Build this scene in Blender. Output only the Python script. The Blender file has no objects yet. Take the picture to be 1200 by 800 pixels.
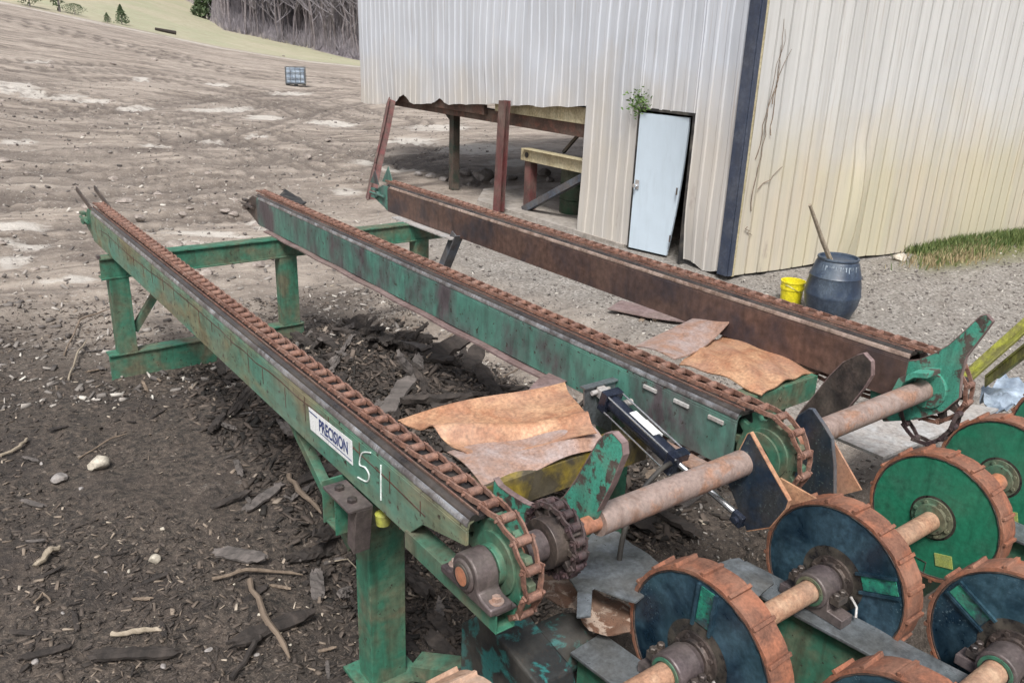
import bpy, bmesh, math, random
import numpy as np
from mathutils import Vector, Matrix
random.seed(7)
rng = np.random.default_rng(7)
PI = math.pi
scene = bpy.context.scene
col = scene.collection

# ------------------------------------------------------------------ camera model (survey of the photograph)
F = 976.0; H = 3.0
def _d(u, v):
    a = np.array([u-600., -(v-400.), -F]); return a/np.linalg.norm(a)
_Y = _d(-175, 15); _X = _d(1980, 95); _Z = np.cross(_X, _Y); _Z /= np.linalg.norm(_Z); _X = np.cross(_Y, _Z)
W = np.array([_X, _Y, _Z])
CAM = np.array([0., 0., H])
def ray(u, v):
    a = np.array([u-600., -(v-400.), -F]); return W @ (a/np.linalg.norm(a))
def onz(u, v, z): r = ray(u, v); return CAM + r*(z-H)/r[2]
def ony(u, v, y): r = ray(u, v); return CAM + r*y/r[1]
def onx(u, v, x): r = ray(u, v); return CAM + r*x/r[0]

# ------------------------------------------------------------------ noise
def _hash(ix, iy, s):
    n = (ix.astype(np.int64)*374761393 + iy.astype(np.int64)*668265263 + s*974711) & 0x7fffffff
    n = ((n ^ (n >> 13)) * 1274126177) & 0x7fffffff
    return ((n ^ (n >> 16)) & 0xffff)/65535.0
def vnoise(x, y, s=0):
    ix = np.floor(x); iy = np.floor(y); fx = x-ix; fy = y-iy
    fx = fx*fx*(3-2*fx); fy = fy*fy*(3-2*fy)
    a = _hash(ix, iy, s); b = _hash(ix+1, iy, s); c = _hash(ix, iy+1, s); d = _hash(ix+1, iy+1, s)
    return (a*(1-fx)+b*fx)*(1-fy)+(c*(1-fx)+d*fx)*fy - .5
def fbm(x, y, s=0, o=4):
    x = np.asarray(x, float); y = np.asarray(y, float)
    t = 0; a = 1.0
    for i in range(o):
        t = t + a*vnoise(x*2**i, y*2**i, s+i*17); a *= .5
    return t
def sstep(a, b, x):
    t = np.clip((x-a)/(b-a), 0, 1); return t*t*(3-2*t)

# ------------------------------------------------------------------ terrain
_AZ = []
for u, v0, z in [(-400, 0, 8.5), (-200, 0, 6.6), (0, 8, 4.2), (157, 33, 2.5), (206, 42, 1.9), (262, 50, 1.2), (308, 60, .75), (350, 62, .35), (420, 73, -.1)]:
    r = ray(u, v0); _AZ.append((math.atan2(r[0], r[1]), z))
_AZ.sort()
AZA = np.array([-3.2, -1.6]+[a for a, z in _AZ]+[.6, 3.2]); AZZ = np.array([2., 9.]+[z for a, z in _AZ]+[-.1, 2.])
FE = []   # wood edge distance per azimuth
for u, v0, R in [(-300, 0, 250), (100, 0, 250), (224, 7, 235), (245, 20, 160), (262, 35, 132), (350, 52, 130), (416, 65, 105), (500, 80, 95)]:
    r = ray(u, v0); FE.append((math.atan2(r[0], r[1]), R))
FE.sort()
FEA = np.array([-3.2]+[a for a, z in FE]+[3.2]); FER = np.array([250.]+[z for a, z in FE]+[95.])
TRACKS = [[tuple(onz(u, v, 0)[:2]) for u, v in l] for l in (
    [(-40, 236), (110, 229), (230, 205), (330, 186), (430, 172)], [(-20, 192), (120, 175), (240, 150), (330, 125), (430, 107)],
    [(-20, 140), (130, 150), (250, 166), (420, 205)], [(-20, 78), (150, 86), (300, 97), (420, 94)], [(20, 262), (180, 236), (300, 214), (420, 200)], [(60, 120), (200, 108), (330, 118), (430, 140)])]
def tracks(x, y):
    out = np.zeros_like(x)
    wx = x+.5*fbm(x*.15, y*.15, 61, 2); wy = y+.5*fbm(x*.15, y*.15, 62, 2)
    for P in TRACKS:
        best = np.full_like(x, 1e9); sg = np.zeros_like(x)
        for (x0, y0), (x1, y1) in zip(P[:-1], P[1:]):
            dx, dy = x1-x0, y1-y0; L2 = dx*dx+dy*dy; t = np.clip(((wx-x0)*dx+(wy-y0)*dy)/L2, 0, 1)
            d = np.hypot(wx-x0-t*dx, wy-y0-t*dy); best = np.minimum(best, d)
        for off, wd_ in ((.0, .22), (.55, .12), (1.9, .22), (2.45, .12)):
            out = np.maximum(out, np.exp(-((best-off)/wd_)**2))
    return out*np.clip(.85+1.0*fbm(x*.25, y*.25, 63, 2), 0, 1)
def terrain(x, y):
    x = np.asarray(x, float); y = np.asarray(y, float)
    r = np.hypot(x, y)+1e-6; az = np.arctan2(x, y)
    z80 = np.interp(az, AZA, AZZ)
    z = z80*np.minimum(r/80, 4)**1.5
    fe = np.interp(az, FEA, FER)
    z = z + .42*np.maximum(r-fe-2, 0)*sstep(900, 300, r)
    # ruts and lumps of the yard
    u = x*.8+y*.6; w = -x*.6+y*.8
    fd = sstep(5, 14, r)*(1-sstep(60, 85, r))
    rid = 1-2*np.abs(fbm(u*.10+2*fbm(x*.05, y*.05, 40, 2), w*.62, 5, 4))
    rid2 = 1-2*np.abs(fbm(u*.35+fbm(x*.2, y*.2, 41, 2), w*1.9, 15, 4))
    z = z + fd*(.08*(rid-.62) + .035*(rid2-.6) + .035*fbm(x*1.3, y*1.3, 9, 4)*(1-sstep(30, 60, r)))
    # wheel tracks
    if x.size > 2000: tk = tracks(x, y); z = z - .07*tk*fd+.035*np.exp(-((tk-.30)/.15)**2)*fd
    # bark heap between the strands, with the hollow beside it
    z = z + .62*np.exp(-(((x-3.1)/.85)**2+((y-5.0)/1.8)**4)) - .32*np.exp(-(((x-2.05)/.5)**2+((y-3.9)/.9)**2)) + .22*np.exp(-(((x-3.2)/.6)**2+((y-7.1)/.5)**2)) + .30*np.exp(-(((x-4.35)/.6)**2+((y-7.3)/.45)**2))
    z = z - 1.3*(1-sstep(2.15, 2.75, y))*sstep(1.75, 2.1, x+.15*y)*(1-sstep(5.2, 6.4, x))*sstep(-4, -2, y)
    z = z + .05*np.exp(-(((x+.5)/1.5)**2+((y-6)/3.)**2))
    near = 1-sstep(9, 16, r)
    z = z + near*(.05*fbm(x*1.1, y*1.1, 21, 4)+.035*fbm(x*5, y*5, 33, 3)) - .02
    zb = (x > 8.6) & (x < 40) & (y > 6.6) & (y < 19)
    z = np.where(zb, np.minimum(z, -.02), z)
    return z
def tz(x, y): return float(terrain(np.array([x]), np.array([y]))[0])
_TT = np.concatenate([np.geomspace(.8, 20, 260), np.geomspace(20.2, 420, 260)])
_GC = {}
def ground_at(u, v):
    """where the sight line of a surveyed point meets the terrain"""
    if (u, v) in _GC: return _GC[(u, v)]
    r = ray(u, v); t = _TT
    for it in range(3):
        P = CAM[None]+r[None]*t[:, None]; below = P[:, 2] < terrain(P[:, 0], P[:, 1])
        k = int(np.argmax(below)) if below.any() else len(t)-1
        t = np.linspace(t[max(k-1, 0)], t[k], 12)
    p = CAM+r*t[-1]; _GC[(u, v)] = p; return p

# ------------------------------------------------------------------ materials
MATS = {}
class N:
    def __init__(s, name):
        s.m = bpy.data.materials.new(name); s.m.use_nodes = True; s.t = s.m.node_tree; s.t.nodes.clear()
        s.out = s.n('ShaderNodeOutputMaterial'); s.b = s.n('ShaderNodeBsdfPrincipled')
        s.l(s.b.outputs[0], s.out.inputs[0]); s.tc = s.n('ShaderNodeTexCoord')
        MATS[name] = s.m
    def n(s, k, **kw):
        q = s.t.nodes.new(k)
        for a, v in kw.items(): setattr(q, a, v)
        return q
    def l(s, a, b): s.t.links.new(a, b)
    def mapping(s, scale=(1, 1, 1), rot=(0, 0, 0), src=None):
        q = s.n('ShaderNodeMapping'); q.inputs['Scale'].default_value = scale; q.inputs['Rotation'].default_value = rot
        s.l(src or s.tc.outputs['Object'], q.inputs[0]); return q.outputs[0]
    def noise(s, scale, detail=4, rough=.55, vec=None, dist=0):
        q = s.n('ShaderNodeTexNoise'); q.inputs['Scale'].default_value = scale; q.inputs['Detail'].default_value = detail
        q.inputs['Roughness'].default_value = rough; q.inputs['Distortion'].default_value = dist
        s.l(vec or s.tc.outputs['Object'], q.inputs['Vector']); return q.outputs[0]
    def vor(s, scale, vec=None, out=0, feature='F1'):
        q = s.n('ShaderNodeTexVoronoi', feature=feature); q.inputs['Scale'].default_value = scale
        s.l(vec or s.tc.outputs['Object'], q.inputs['Vector']); return q.outputs[out]
    def ramp(s, fac, stops, interp='LINEAR'):
        q = s.n('ShaderNodeValToRGB'); q.color_ramp.interpolation = interp
        e = q.color_ramp.elements
        while len(e) < len(stops): e.new(.5)
        for i, (p, c) in enumerate(stops):
            e[i].position = p
            e[i].color = (c, c, c, 1) if not isinstance(c, (tuple, list)) else (*c, 1)
        s.l(fac, q.inputs[0]); return q.outputs[0]
    def mix(s, fac, a, b, mode='MIX'):
        q = s.n('ShaderNodeMix', data_type='RGBA', blend_type=mode)
        for i, v in ((0, fac), (6, a), (7, b)):
            if isinstance(v, (int, float)): q.inputs[i].default_value = v
            elif isinstance(v, (tuple, list)): q.inputs[i].default_value = (*v, 1)
            else: s.l(v, q.inputs[i])
        return q.outputs[2]
    def math(s, op, a, b=0.5):
        q = s.n('ShaderNodeMath', operation=op)
        for i, v in ((0, a), (1, b)):
            if isinstance(v, (int, float)): q.inputs[i].default_value = v
            else: s.l(v, q.inputs[i])
        return q.outputs[0]
    def attr(s, name):
        q = s.n('ShaderNodeAttribute', attribute_name=name); return q.outputs['Fac']
    def bump(s, h, strength=.4, dist=.01):
        q = s.n('ShaderNodeBump'); q.inputs['Strength'].default_value = strength; q.inputs['Distance'].default_value = dist
        s.l(h, q.inputs['Height']); s.l(q.outputs[0], s.b.inputs['Normal'])
    def col(s, c):
        if isinstance(c, (tuple, list)): s.b.inputs['Base Color'].default_value = (*c, 1)
        else: s.l(c, s.b.inputs['Base Color'])
    def rough(s, r):
        if isinstance(r, (int, float)): s.b.inputs['Roughness'].default_value = r
        else: s.l(r, s.b.inputs['Roughness'])
    def metal(s, v): s.b.inputs['Metallic'].default_value = v

def worn(name, base, wear, amt=.45, scale=5, spot=(.03, .02, .015), spots=.62, stretch=(1, 1, 1), r0=.45, r1=.8, soft=.1, dust=(.25, .22, .18), metal=0.0, bump=.25, scratch=None, grime=.35, var=.25, fine=7):
    """painted or bare steel with a second worn colour showing through in patches"""
    s = N(name); v = s.mapping(stretch)
    n1 = s.noise(scale, 6, .62, v, .4); n2 = s.noise(scale*fine, 5, .65, v); n3 = s.noise(scale*.5, 3, .5)
    m = s.ramp(n1, [(max(0, 1-amt-soft-.12), 0), (min(1, 1-amt+soft-.12), 1)])
    vb = s.mix(s.ramp(n2, [(.3, 0), (.7, 1)]), tuple(c*(1-var*1.1) for c in base), tuple(min(1, c*(1+var*.9)) for c in base))
    vw = s.mix(s.ramp(n2, [(.3, 0), (.7, 1)]), tuple(c*.6 for c in wear), tuple(min(1, c*1.4) for c in wear))
    c = s.mix(m, vb, vw)
    sp = s.ramp(s.noise(scale*9, 3, .7), [(spots, 0), (spots+.06, 1)])
    c = s.mix(sp, c, spot)
    c = s.mix(s.ramp(n3, [(.45, 0), (.9, .5)]), c, dust)
    if scratch:
        for rot in ((.3, .2, .7), (1.2, .4, 2.1)):
            sc = s.noise(1.0, 2, .5, s.mapping((2.2, 90, 90), rot)); sc2 = s.ramp(s.noise(3, 2, .5), [(.48, 0), (.6, 1)])
            c = s.mix(s.math('MULTIPLY', s.math('MULTIPLY', s.ramp(sc, [(.66, 0), (.70, 1)]), sc2), .7), c, scratch)
    # grime runs downwards, on things in the world frame
    gv = s.n('ShaderNodeNewGeometry'); gr = s.noise(1.0, 5, .65, s.mapping((14, 14, 1.6), src=gv.outputs['Position']), .3)
    c = s.mix(s.math('MULTIPLY', s.ramp(gr, [(.50, 0), (.68, 1)]), grime), c, tuple(v*.35 for v in wear))
    s.col(c); s.rough(s.ramp(n1, [(.3, r0), (.7, r1)])); s.metal(metal)
    s.bump(s.math('ADD', n1, s.math('MULTIPLY', n2, .5)), bump, .006)
    return s.m
M = {}
M['beam_green'] = worn('green_beam_paint', (.08, .215, .16), (.17, .155, .09), .36, 2.6, spots=.60, stretch=(1, .6, 1.4), r0=.4)
M['beam_mixed'] = worn('worn_green_beam_paint', (.075, .215, .17), (.075, .062, .068), .365, 2.4, spots=.62, stretch=(1, 1.1, .6), r0=.4, dust=(.12, .09, .09))
M['beam_rust'] = worn('dark_rusty_beam_steel', (.055, .045, .052), (.12, .07, .055), .38, 2.6, spots=.70, r0=.3, r1=.65, dust=(.13, .095, .085), metal=.2)
M['green'] = worn('green_frame_paint', (.04, .155, .10), (.12, .12, .075), .355, 4, spots=.64, r0=.45, grime=.6, dust=(.12, .12, .095))
M['green_chip'] = worn('chipped_green_paint', (.06, .29, .21), (.06, .045, .04), .34, 13, spots=.62, soft=.03, r0=.45)
M['disc_green'] = worn('green_wheel_paint', (.022, .175, .10), (.03, .14, .085), .3, 5, spots=.73, r0=.28, r1=.5, dust=(.05, .16, .11), bump=.08, scratch=(.04, .10, .07))
M['disc_blue'] = worn('dark_blue_worn_steel', (.012, .030, .052), (.05, .10, .14), .40, 5, spots=.72, r0=.22, r1=.5, metal=.3, dust=(.02, .10, .10), bump=.12, scratch=(.16, .24, .28))
M['plate_blue'] = worn('dark_blue_plate_steel', (.022, .04, .07), (.045, .045, .05), .4, 6, spots=.72, r0=.28, r1=.55, metal=.3, dust=(.05, .08, .08), scratch=(.16, .22, .2))
M['dark_steel'] = worn('dark_bare_steel', (.055, .048, .048), (.11, .085, .075), .4, 9, spots=.66, r0=.3, r1=.65, metal=.45)
M['flange_steel'] = worn('polished_dark_flange_steel', (.06, .055, .055), (.10, .085, .08), .4, 6, spots=.75, r0=.22, r1=.45, metal=.6, bump=.08)
M['bearing'] = worn('greasy_cast_iron', (.15, .12, .12), (.07, .055, .06), .4, 10, spots=.68, r0=.35, r1=.6, metal=.3)
M['chain'] = worn('rusty_chain_steel', (.27, .145, .105), (.13, .065, .048), .40, 30, spots=.66, r0=.4, r1=.7, dust=(.38, .27, .22))
M['chain_edge'] = worn('pale_rust_rail', (.26, .13, .10), (.13, .075, .06), .45, 14, spots=.7)
M['chain_dark'] = worn('dark_brown_chain_steel', (.12, .075, .075), (.06, .04, .045), .45, 30, spots=.7, r0=.3, r1=.6, metal=.3)
M['rim'] = worn('orange_rust_rim', (.29, .115, .065), (.155, .07, .045), .42, 12, spots=.72, r0=.6, r1=.9, dust=(.5, .27, .18))
M['rim_pale'] = worn('pale_muddy_rim', (.42, .30, .23), (.34, .2, .13), .4, 8, spots=.72, r0=.7, r1=.9, dust=(.5, .38, .3))
M['pipe'] = worn('pinkish_rust_pipe', (.27, .205, .18), (.27, .15, .10), .33, 7, spots=.70, r0=.4, r1=.75, dust=(.36, .30, .27), soft=.05, fine=9, grime=.5)
M['shaft_rust'] = worn('orange_rust_shaft', (.42, .17, .09), (.3, .14, .09), .4, 8, spots=.75)
M['shaft_pale'] = worn('tan_rust_shaft', (.46, .31, .21), (.34, .19, .12), .45, 10, spots=.74, r0=.5)
M['sheet_rust'] = worn('orange_rust_sheet', (.50, .30, .18), (.33, .155, .085), .41, 6, spots=.68, r0=.45, r1=.8, dust=(.42, .34, .29), soft=.12, bump=.3, metal=.1, var=.35, fine=9)
M['sheet_pink'] = worn('pinkish_rust_sheet', (.42, .34, .32), (.34, .20, .14), .39, 7, spots=.68, r0=.3, r1=.65, dust=(.38, .33, .32), soft=.12, bump=.25, metal=.2, var=.3, fine=9)
M['strip_pink'] = worn('mauve_rust_strip', (.22, .16, .155), (.15, .1, .095), .4, 5, spots=.75)
M['grey_steel'] = worn('grey_galvanized_steel', (.23, .255, .275), (.13, .145, .155), .40, 7, spots=.74, r0=.25, r1=.5, metal=.5)
M['pale_steel'] = worn('pale_dusty_steel', (.46, .46, .46), (.36, .33, .31), .4, 6, spots=.74, r0=.4, r1=.7, metal=.2, dust=(.5, .48, .46))
M['crumple'] = worn('pale_rusty_torn_sheet', (.40, .31, .25), (.16, .085, .055), .42, 14, spots=.58, soft=.03, fine=9)
M['teal'] = worn('peeling_turquoise_paint', (.02, .13, .125), (.015, .017, .018), .42, 8, spots=.6, soft=.03)
M['yellow_stain'] = worn('yellow_stained_steel', (.26, .19, .02), (.05, .04, .02), .42, 7, spots=.66)
M['yellow_paint'] = worn('mossy_yellow_paint', (.35, .37, .06), (.16, .15, .05), .4, 10, spots=.66, dust=(.4, .4, .15))
M['black_paint'] = worn('glossy_black_paint', (.012, .016, .03), (.03, .035, .05), .3, 10, spots=.8, r0=.15, r1=.3, dust=(.04, .05, .07), bump=.05)
M['post_red'] = worn('maroon_post_paint', (.14, .045, .045), (.09, .05, .045), .4, 6, spots=.7, stretch=(1, 1, .4))
M['post_dark'] = worn('dark_green_post_paint', (.03, .045, .035), (.07, .05, .04), .4, 6, spots=.7)
M['brown_steel'] = worn('brown_rust_steel', (.14, .06, .04), (.07, .04, .03), .45, 6, spots=.68)
M['cream_steel'] = worn('cream_beam_paint', (.50, .45, .30), (.42, .36, .22), .4, 4, spots=.72)
M['brace_blue'] = worn('slate_blue_brace_paint', (.07, .09, .12), (.05, .05, .06), .4, 6, spots=.7)
M['tuft_dark'] = worn('dark_green_drum_paint', (.02, .06, .03), (.05, .06, .04), .4, 5, spots=.75)
M['navy'] = worn('navy_trim_paint', (.035, .047, .078), (.065, .075, .10), .35, 3, spots=.78, r0=.3, r1=.5, dust=(.1, .12, .17), bump=.05)
M['door_white'] = worn('pale_blue_door_paint', (.50, .59, .67), (.49, .58, .66), .08, .6, spots=.95, r0=.3, r1=.4, dust=(.48, .57, .65), bump=.03, grime=.10, var=.03)
M['barrel'] = worn('blue_black_barrel_plastic', (.025, .04, .07), (.05, .07, .10), .35, 6, spots=.76, r0=.3, r1=.55, dust=(.14, .18, .22), bump=.05, scratch=(.2, .24, .28))
M['bucket'] = worn('yellow_bucket_plastic', (.78, .68, .02), (.7, .6, .03), .3, 5, spots=.85, r0=.3, r1=.5, dust=(.8, .7, .1), bump=.03)
M['white_plastic'] = worn('white_plastic', (.72, .73, .72), (.6, .62, .62), .3, 6, spots=.82, dust=(.6, .6, .6))
M['tote_side'] = worn('blue_grey_tote_panel', (.17, .22, .29), (.35, .42, .50), .4, 3, spots=.68, dust=(.2, .25, .32))
M['concrete'] = worn('pale_yard_concrete', (.38, .35, .32), (.28, .25, .22), .4, 1.2, spots=.7, dust=(.34, .31, .28))
M['stone_pale'] = worn('pale_limestone', (.52, .48, .40), (.38, .34, .28), .4, 9, spots=.8)
M['stone_grey'] = worn('grey_field_stone', (.30, .28, .27), (.2, .18, .17), .4, 9, spots=.8)
M['clod'] = worn('dried_mud_lump', (.22, .185, .165), (.34, .30, .27), .38, 9, spots=.72, r0=.8, r1=.95)
M['white_paint'] = worn('white_sticker', (.78, .80, .80), (.68, .7, .7), .3, 20, spots=.85, dust=(.7, .72, .72), bump=.02)
M['blue_ink'] = worn('navy_ink', (.03, .05, .16), (.05, .07, .2), .3, 20, spots=.9, dust=(.04, .06, .18), bump=.02)
M['chalk'] = worn('white_chalk_paint', (.75, .8, .78), (.6, .7, .66), .3, 40, spots=.66, bump=.02)
M['label_yellow'] = worn('faded_yellow_label', (.36, .40, .10), (.3, .36, .12), .4, 20, spots=.72, dust=(.3, .38, .14), bump=.02)
M['rubber'] = worn('black_rubber', (.015, .015, .016), (.03, .03, .03), .3, 10, spots=.8)
M['grease'] = worn('dark_grease', (.02, .02, .022), (.04, .035, .03), .45, 20, spots=.7, r0=.2, r1=.5)
M['drip'] = worn('chalky_drips', (.36, .42, .48), (.2, .25, .3), .4, 20, spots=.7)
M['chrome'] = worn('chrome_rod', (.75, .76, .78), (.6, .62, .65), .2, 10, spots=.85, r0=.12, r1=.25, metal=.9, dust=(.6, .62, .64), bump=.02)
M['edge_pale'] = worn('scuffed_highlight_edge', (.40, .41, .43), (.13, .12, .12), .42, 9, spots=.7, r0=.2, r1=.45, metal=.55, dust=(.5, .46, .44))  # bare polished edge, paled so the colour carries a highlight line
M['edge_tan'] = worn('scuffed_tan_highlight', (.42, .32, .27), (.2, .13, .1), .36, 8, spots=.7, r0=.25, r1=.5, metal=.4)  # tan version of the bare edge with its highlight painted in
M['patch_green'] = worn('bright_green_patch', (.03, .27, .17), (.015, .05, .06), .40, 11, spots=.6, r0=.3, r1=.5)

def wall_mat(name, top, low, moss, seed, lowh):
    s = N(name)
    sep = s.n('ShaderNodeSeparateXYZ'); s.l(s.tc.outputs['Object'], sep.inputs[0])
    streak = s.noise(1.0, 6, .62, s.mapping((5.0, 5.0, .22)))
    fine = s.noise(1.0, 4, .6, s.mapping((40, 40, 1.5)))
    blot = s.noise(.9+seed*.1, 4, .55)
    hh = s.math('ADD', sep.outputs[2], s.math('MULTIPLY', s.math('SUBTRACT', blot, .5), 2.2))
    mr = s.n('ShaderNodeMapRange'); mr.inputs[1].default_value = lowh-.7; mr.inputs[2].default_value = lowh+.7
    s.l(hh, mr.inputs[0])
    c = s.mix(mr.outputs[0], low, top)
    c = s.mix(s.ramp(streak, [(.42, 0), (.75, .55)]), c, tuple(v*.62 for v in top))
    c = s.mix(s.ramp(fine, [(.54, 0), (.74, .3)]), c, (.30, .25, .19))
    run = s.noise(1.0, 4, .6, s.mapping((9, 9, .35))); c = s.mix(s.ramp(run, [(.64, 0), (.72, .45)]), c, (.26, .19, .14))
    mm = s.math('MULTIPLY', s.ramp(s.noise(.55, 4, .6, s.mapping((1, 1, .6))), [(.46, 0), (.62, 1)]), s.math('SUBTRACT', 1.0, mr.outputs[0]))
    c = s.mix(s.math('MULTIPLY', mm, .32), c, moss)
    dk = s.ramp(s.noise(1.6, 5, .65, s.mapping((1.4, 1.4, .5))), [(.655, 0), (.76, .7)])
    c = s.mix(dk, c, (.22, .16, .15))
    s.col(c); s.rough(.5); s.bump(s.noise(3, 3, .5), .15, .02)
    return s.m
M['wall_left'] = wall_mat('pale_grey_siding', (.50, .53, .58), (.50, .47, .43), (.42, .39, .33), 1, 2.1)
M['wall_right'] = wall_mat('cream_siding', (.55, .55, .535), (.53, .475, .375), (.48, .47, .29), 2, 1.8)

def wood_mat(name, a, b, sc=1.0, per=True):
    s = N(name)
    g = s.noise(18*sc, 5, .65, s.mapping((1, .15, 1)), .5)
    c = s.mix(s.ramp(g, [(.3, 0), (.7, 1)]), a, b)
    if per:
        geo = s.n('ShaderNodeNewGeometry')
        c = s.mix(s.math('MULTIPLY', geo.outputs['Random Per Island'], .55), c, tuple(v*1.9 for v in b))
    s.col(c); s.rough(.85); s.bump(g, .7, .01)
    return s.m
M['bark'] = wood_mat('dark_wet_bark', (.012, .010, .009), (.055, .044, .038), .7, False)
M['bark_grey'] = wood_mat('grey_weathered_bark', (.05, .045, .042), (.15, .13, .12), .7, False)
M['stick'] = wood_mat('weathered_stick', (.10, .075, .055), (.26, .20, .15), 1, False)
M['stick_pale'] = wood_mat('pale_splintered_wood', (.20, .165, .12), (.40, .34, .265), 1, False)
M['trunk'] = wood_mat('grey_tree_bark', (.12, .10, .105), (.26, .235, .245), .1, False)
M['twig'] = wood_mat('hazy_twig_bark', (.17, .155, .17), (.28, .26, .285), .1, False)  # bark lightened so its colour stands in for distance haze
def chips_mat():
    s = N('mixed_wood_chips'); geo = s.n('ShaderNodeNewGeometry')
    c = s.ramp(geo.outputs['Random Per Island'], [(0, (.025, .02, .017)), (.35, (.05, .04, .034)), (.65, (.085, .068, .057)), (.90, (.13, .102, .08)), (.98, (.26, .21, .165)), (1, (.42, .36, .29))])
    s.col(c); s.rough(.85); return s.m
M['chips'] = chips_mat()
def mulch_mat():
    s = N('shredded_bark'); geo = s.n('ShaderNodeNewGeometry')
    c = s.ramp(geo.outputs['Random Per Island'], [(0, (.012, .010, .008)), (.5, (.035, .027, .022)), (.85, (.075, .058, .047)), (.97, (.14, .11, .09)), (1, (.3, .25, .2))])
    s.col(c); s.rough(.8); return s.m
M['mulch'] = mulch_mat()
def gravel_mat():
    s = N('loose_pebbles'); geo = s.n('ShaderNodeNewGeometry')
    c = s.ramp(geo.outputs['Random Per Island'], [(0, (.08, .07, .065)), (.5, (.20, .18, .165)), (.85, (.36, .33, .30)), (1, (.55, .52, .47))])
    s.col(c); s.rough(.85); return s.m
M['pebbles'] = gravel_mat()
def leaf_mat(name, a, b):
    s = N(name); geo = s.n('ShaderNodeNewGeometry')
    c = s.mix(geo.outputs['Random Per Island'], a, b); s.col(c); s.rough(.7); return s.m
M['grass'] = leaf_mat('green_grass_blades', (.04, .085, .018), (.15, .18, .055))
M['grass_dry'] = leaf_mat('dry_grass_blades', (.24, .18, .10), (.38, .32, .18))
M['weed'] = leaf_mat('weed_leaves', (.05, .11, .02), (.12, .20, .05))
M['conifer'] = leaf_mat('cedar_foliage', (.035, .06, .025), (.09, .13, .06))

def ground_mat():
    s = N('muddy_yard_ground')
    dark = s.attr('humus'); field = s.attr('field'); pale = s.attr('pale'); grav = s.attr('gravel'); wood = s.attr('litter'); moss = s.attr('grassy'); rut = s.attr('rut')
    n1 = s.noise(.35, 8, .62); n2 = s.noise(3.5, 8, .68); n3 = s.noise(22, 6, .7); n4 = s.noise(90, 3, .7)
    st = s.noise(1.0, 9, .72, s.mapping((.30, 1.7, 1), (0, 0, -.64)), .8)
    mud = s.mix(s.ramp(st, [(.40, 0), (.60, 1)]), (.13, .103, .084), (.40, .34, .285))
    mud = s.mix(s.ramp(n1, [(.4, 0), (.66, .5)]), mud, (.46, .40, .345))
    mud = s.mix(s.ramp(n2, [(.52, 0), (.66, .5)]), mud, (.13, .105, .088))
    mud = s.mix(s.math('MULTIPLY', rut, .8), mud, (.095, .075, .062))
    mud = s.mix(s.ramp(n3, [(.56, 0), (.68, .7)]), mud, (.52, .49, .45))
    gr = s.mix(s.ramp(s.vor(38, out=1), [(.2, 0), (.9, 1)]), (.16, .145, .13), (.40, .375, .345))
    gr = s.mix(s.ramp(n2, [(.4, 0), (.7, .6)]), gr, (.20, .175, .15))
    c = s.mix(grav, mud, gr)
    hu = s.mix(s.ramp(n3, [(.38, 0), (.66, 1)]), (.014, .0115, .0095), (.115, .09, .072))
    hu = s.mix(s.ramp(n2, [(.45, 0), (.75, .5)]), hu, (.10, .075, .062))
    hu = s.mix(s.ramp(s.vor(55, out=1), [(.90, 0), (.94, .8)], 'LINEAR'), hu, (.24, .20, .165))
    hu = s.mix(s.ramp(n4, [(.58, 0), (.66, .6)]), hu, (.26, .22, .18)); hu = s.mix(s.ramp(s.noise(1.3, 5, .6), [(.5, 0), (.62, .6)]), hu, (.028, .022, .02))
    c = s.mix(dark, c, hu)
    pn = s.math('ADD', s.math('MULTIPLY', s.math('SUBTRACT', n2, .5), 2.2), s.math('MULTIPLY', s.math('SUBTRACT', st, .5), 1.6))
    pm = s.ramp(s.math('ADD', pale, pn), [(.42, 0), (1.0, .85)])
    c = s.mix(pm, c, s.mix(n3, (.50, .465, .42), (.62, .585, .54)))
    fc = s.mix(s.ramp(s.noise(.12, 6, .6, s.mapping((1, .6, 1))), [(.4, 0), (.6, 1)]), (.42, .39, .285), (.34, .355, .235))
    fc = s.mix(s.ramp(s.noise(1.2, 7, .7), [(.42, 0), (.62, .8)]), fc, (.30, .27, .19))
    fc = s.mix(s.ramp(n2, [(.5, 0), (.8, .5)]), fc, (.45, .40, .26))
    c = s.mix(field, c, fc)
    wc = s.mix(s.ramp(n2, [(.35, 0), (.7, 1)]), (.16, .14, .15), (.26, .235, .25))  # far leaf litter, paled in colour to suggest haze
    c = s.mix(wood, c, wc)
    gg = s.mix(n3, (.07, .10, .03), (.24, .21, .10)); c = s.mix(moss, c, gg)
    s.col(c)
    s.rough(s.ramp(n2, [(.3, .62), (.7, .92)]))
    h = s.math('ADD', s.math('MULTIPLY', n2, .8), s.math('ADD', s.math('MULTIPLY', n3, .45), s.math('MULTIPLY', n4, .16)))
    h = s.math('ADD', h, s.math('MULTIPLY', st, s.math('MULTIPLY', s.math('SUBTRACT', 1.0, dark), 1.6)))
    s.bump(h, .9, .06)
    return s.m
M['ground'] = ground_mat()

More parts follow.
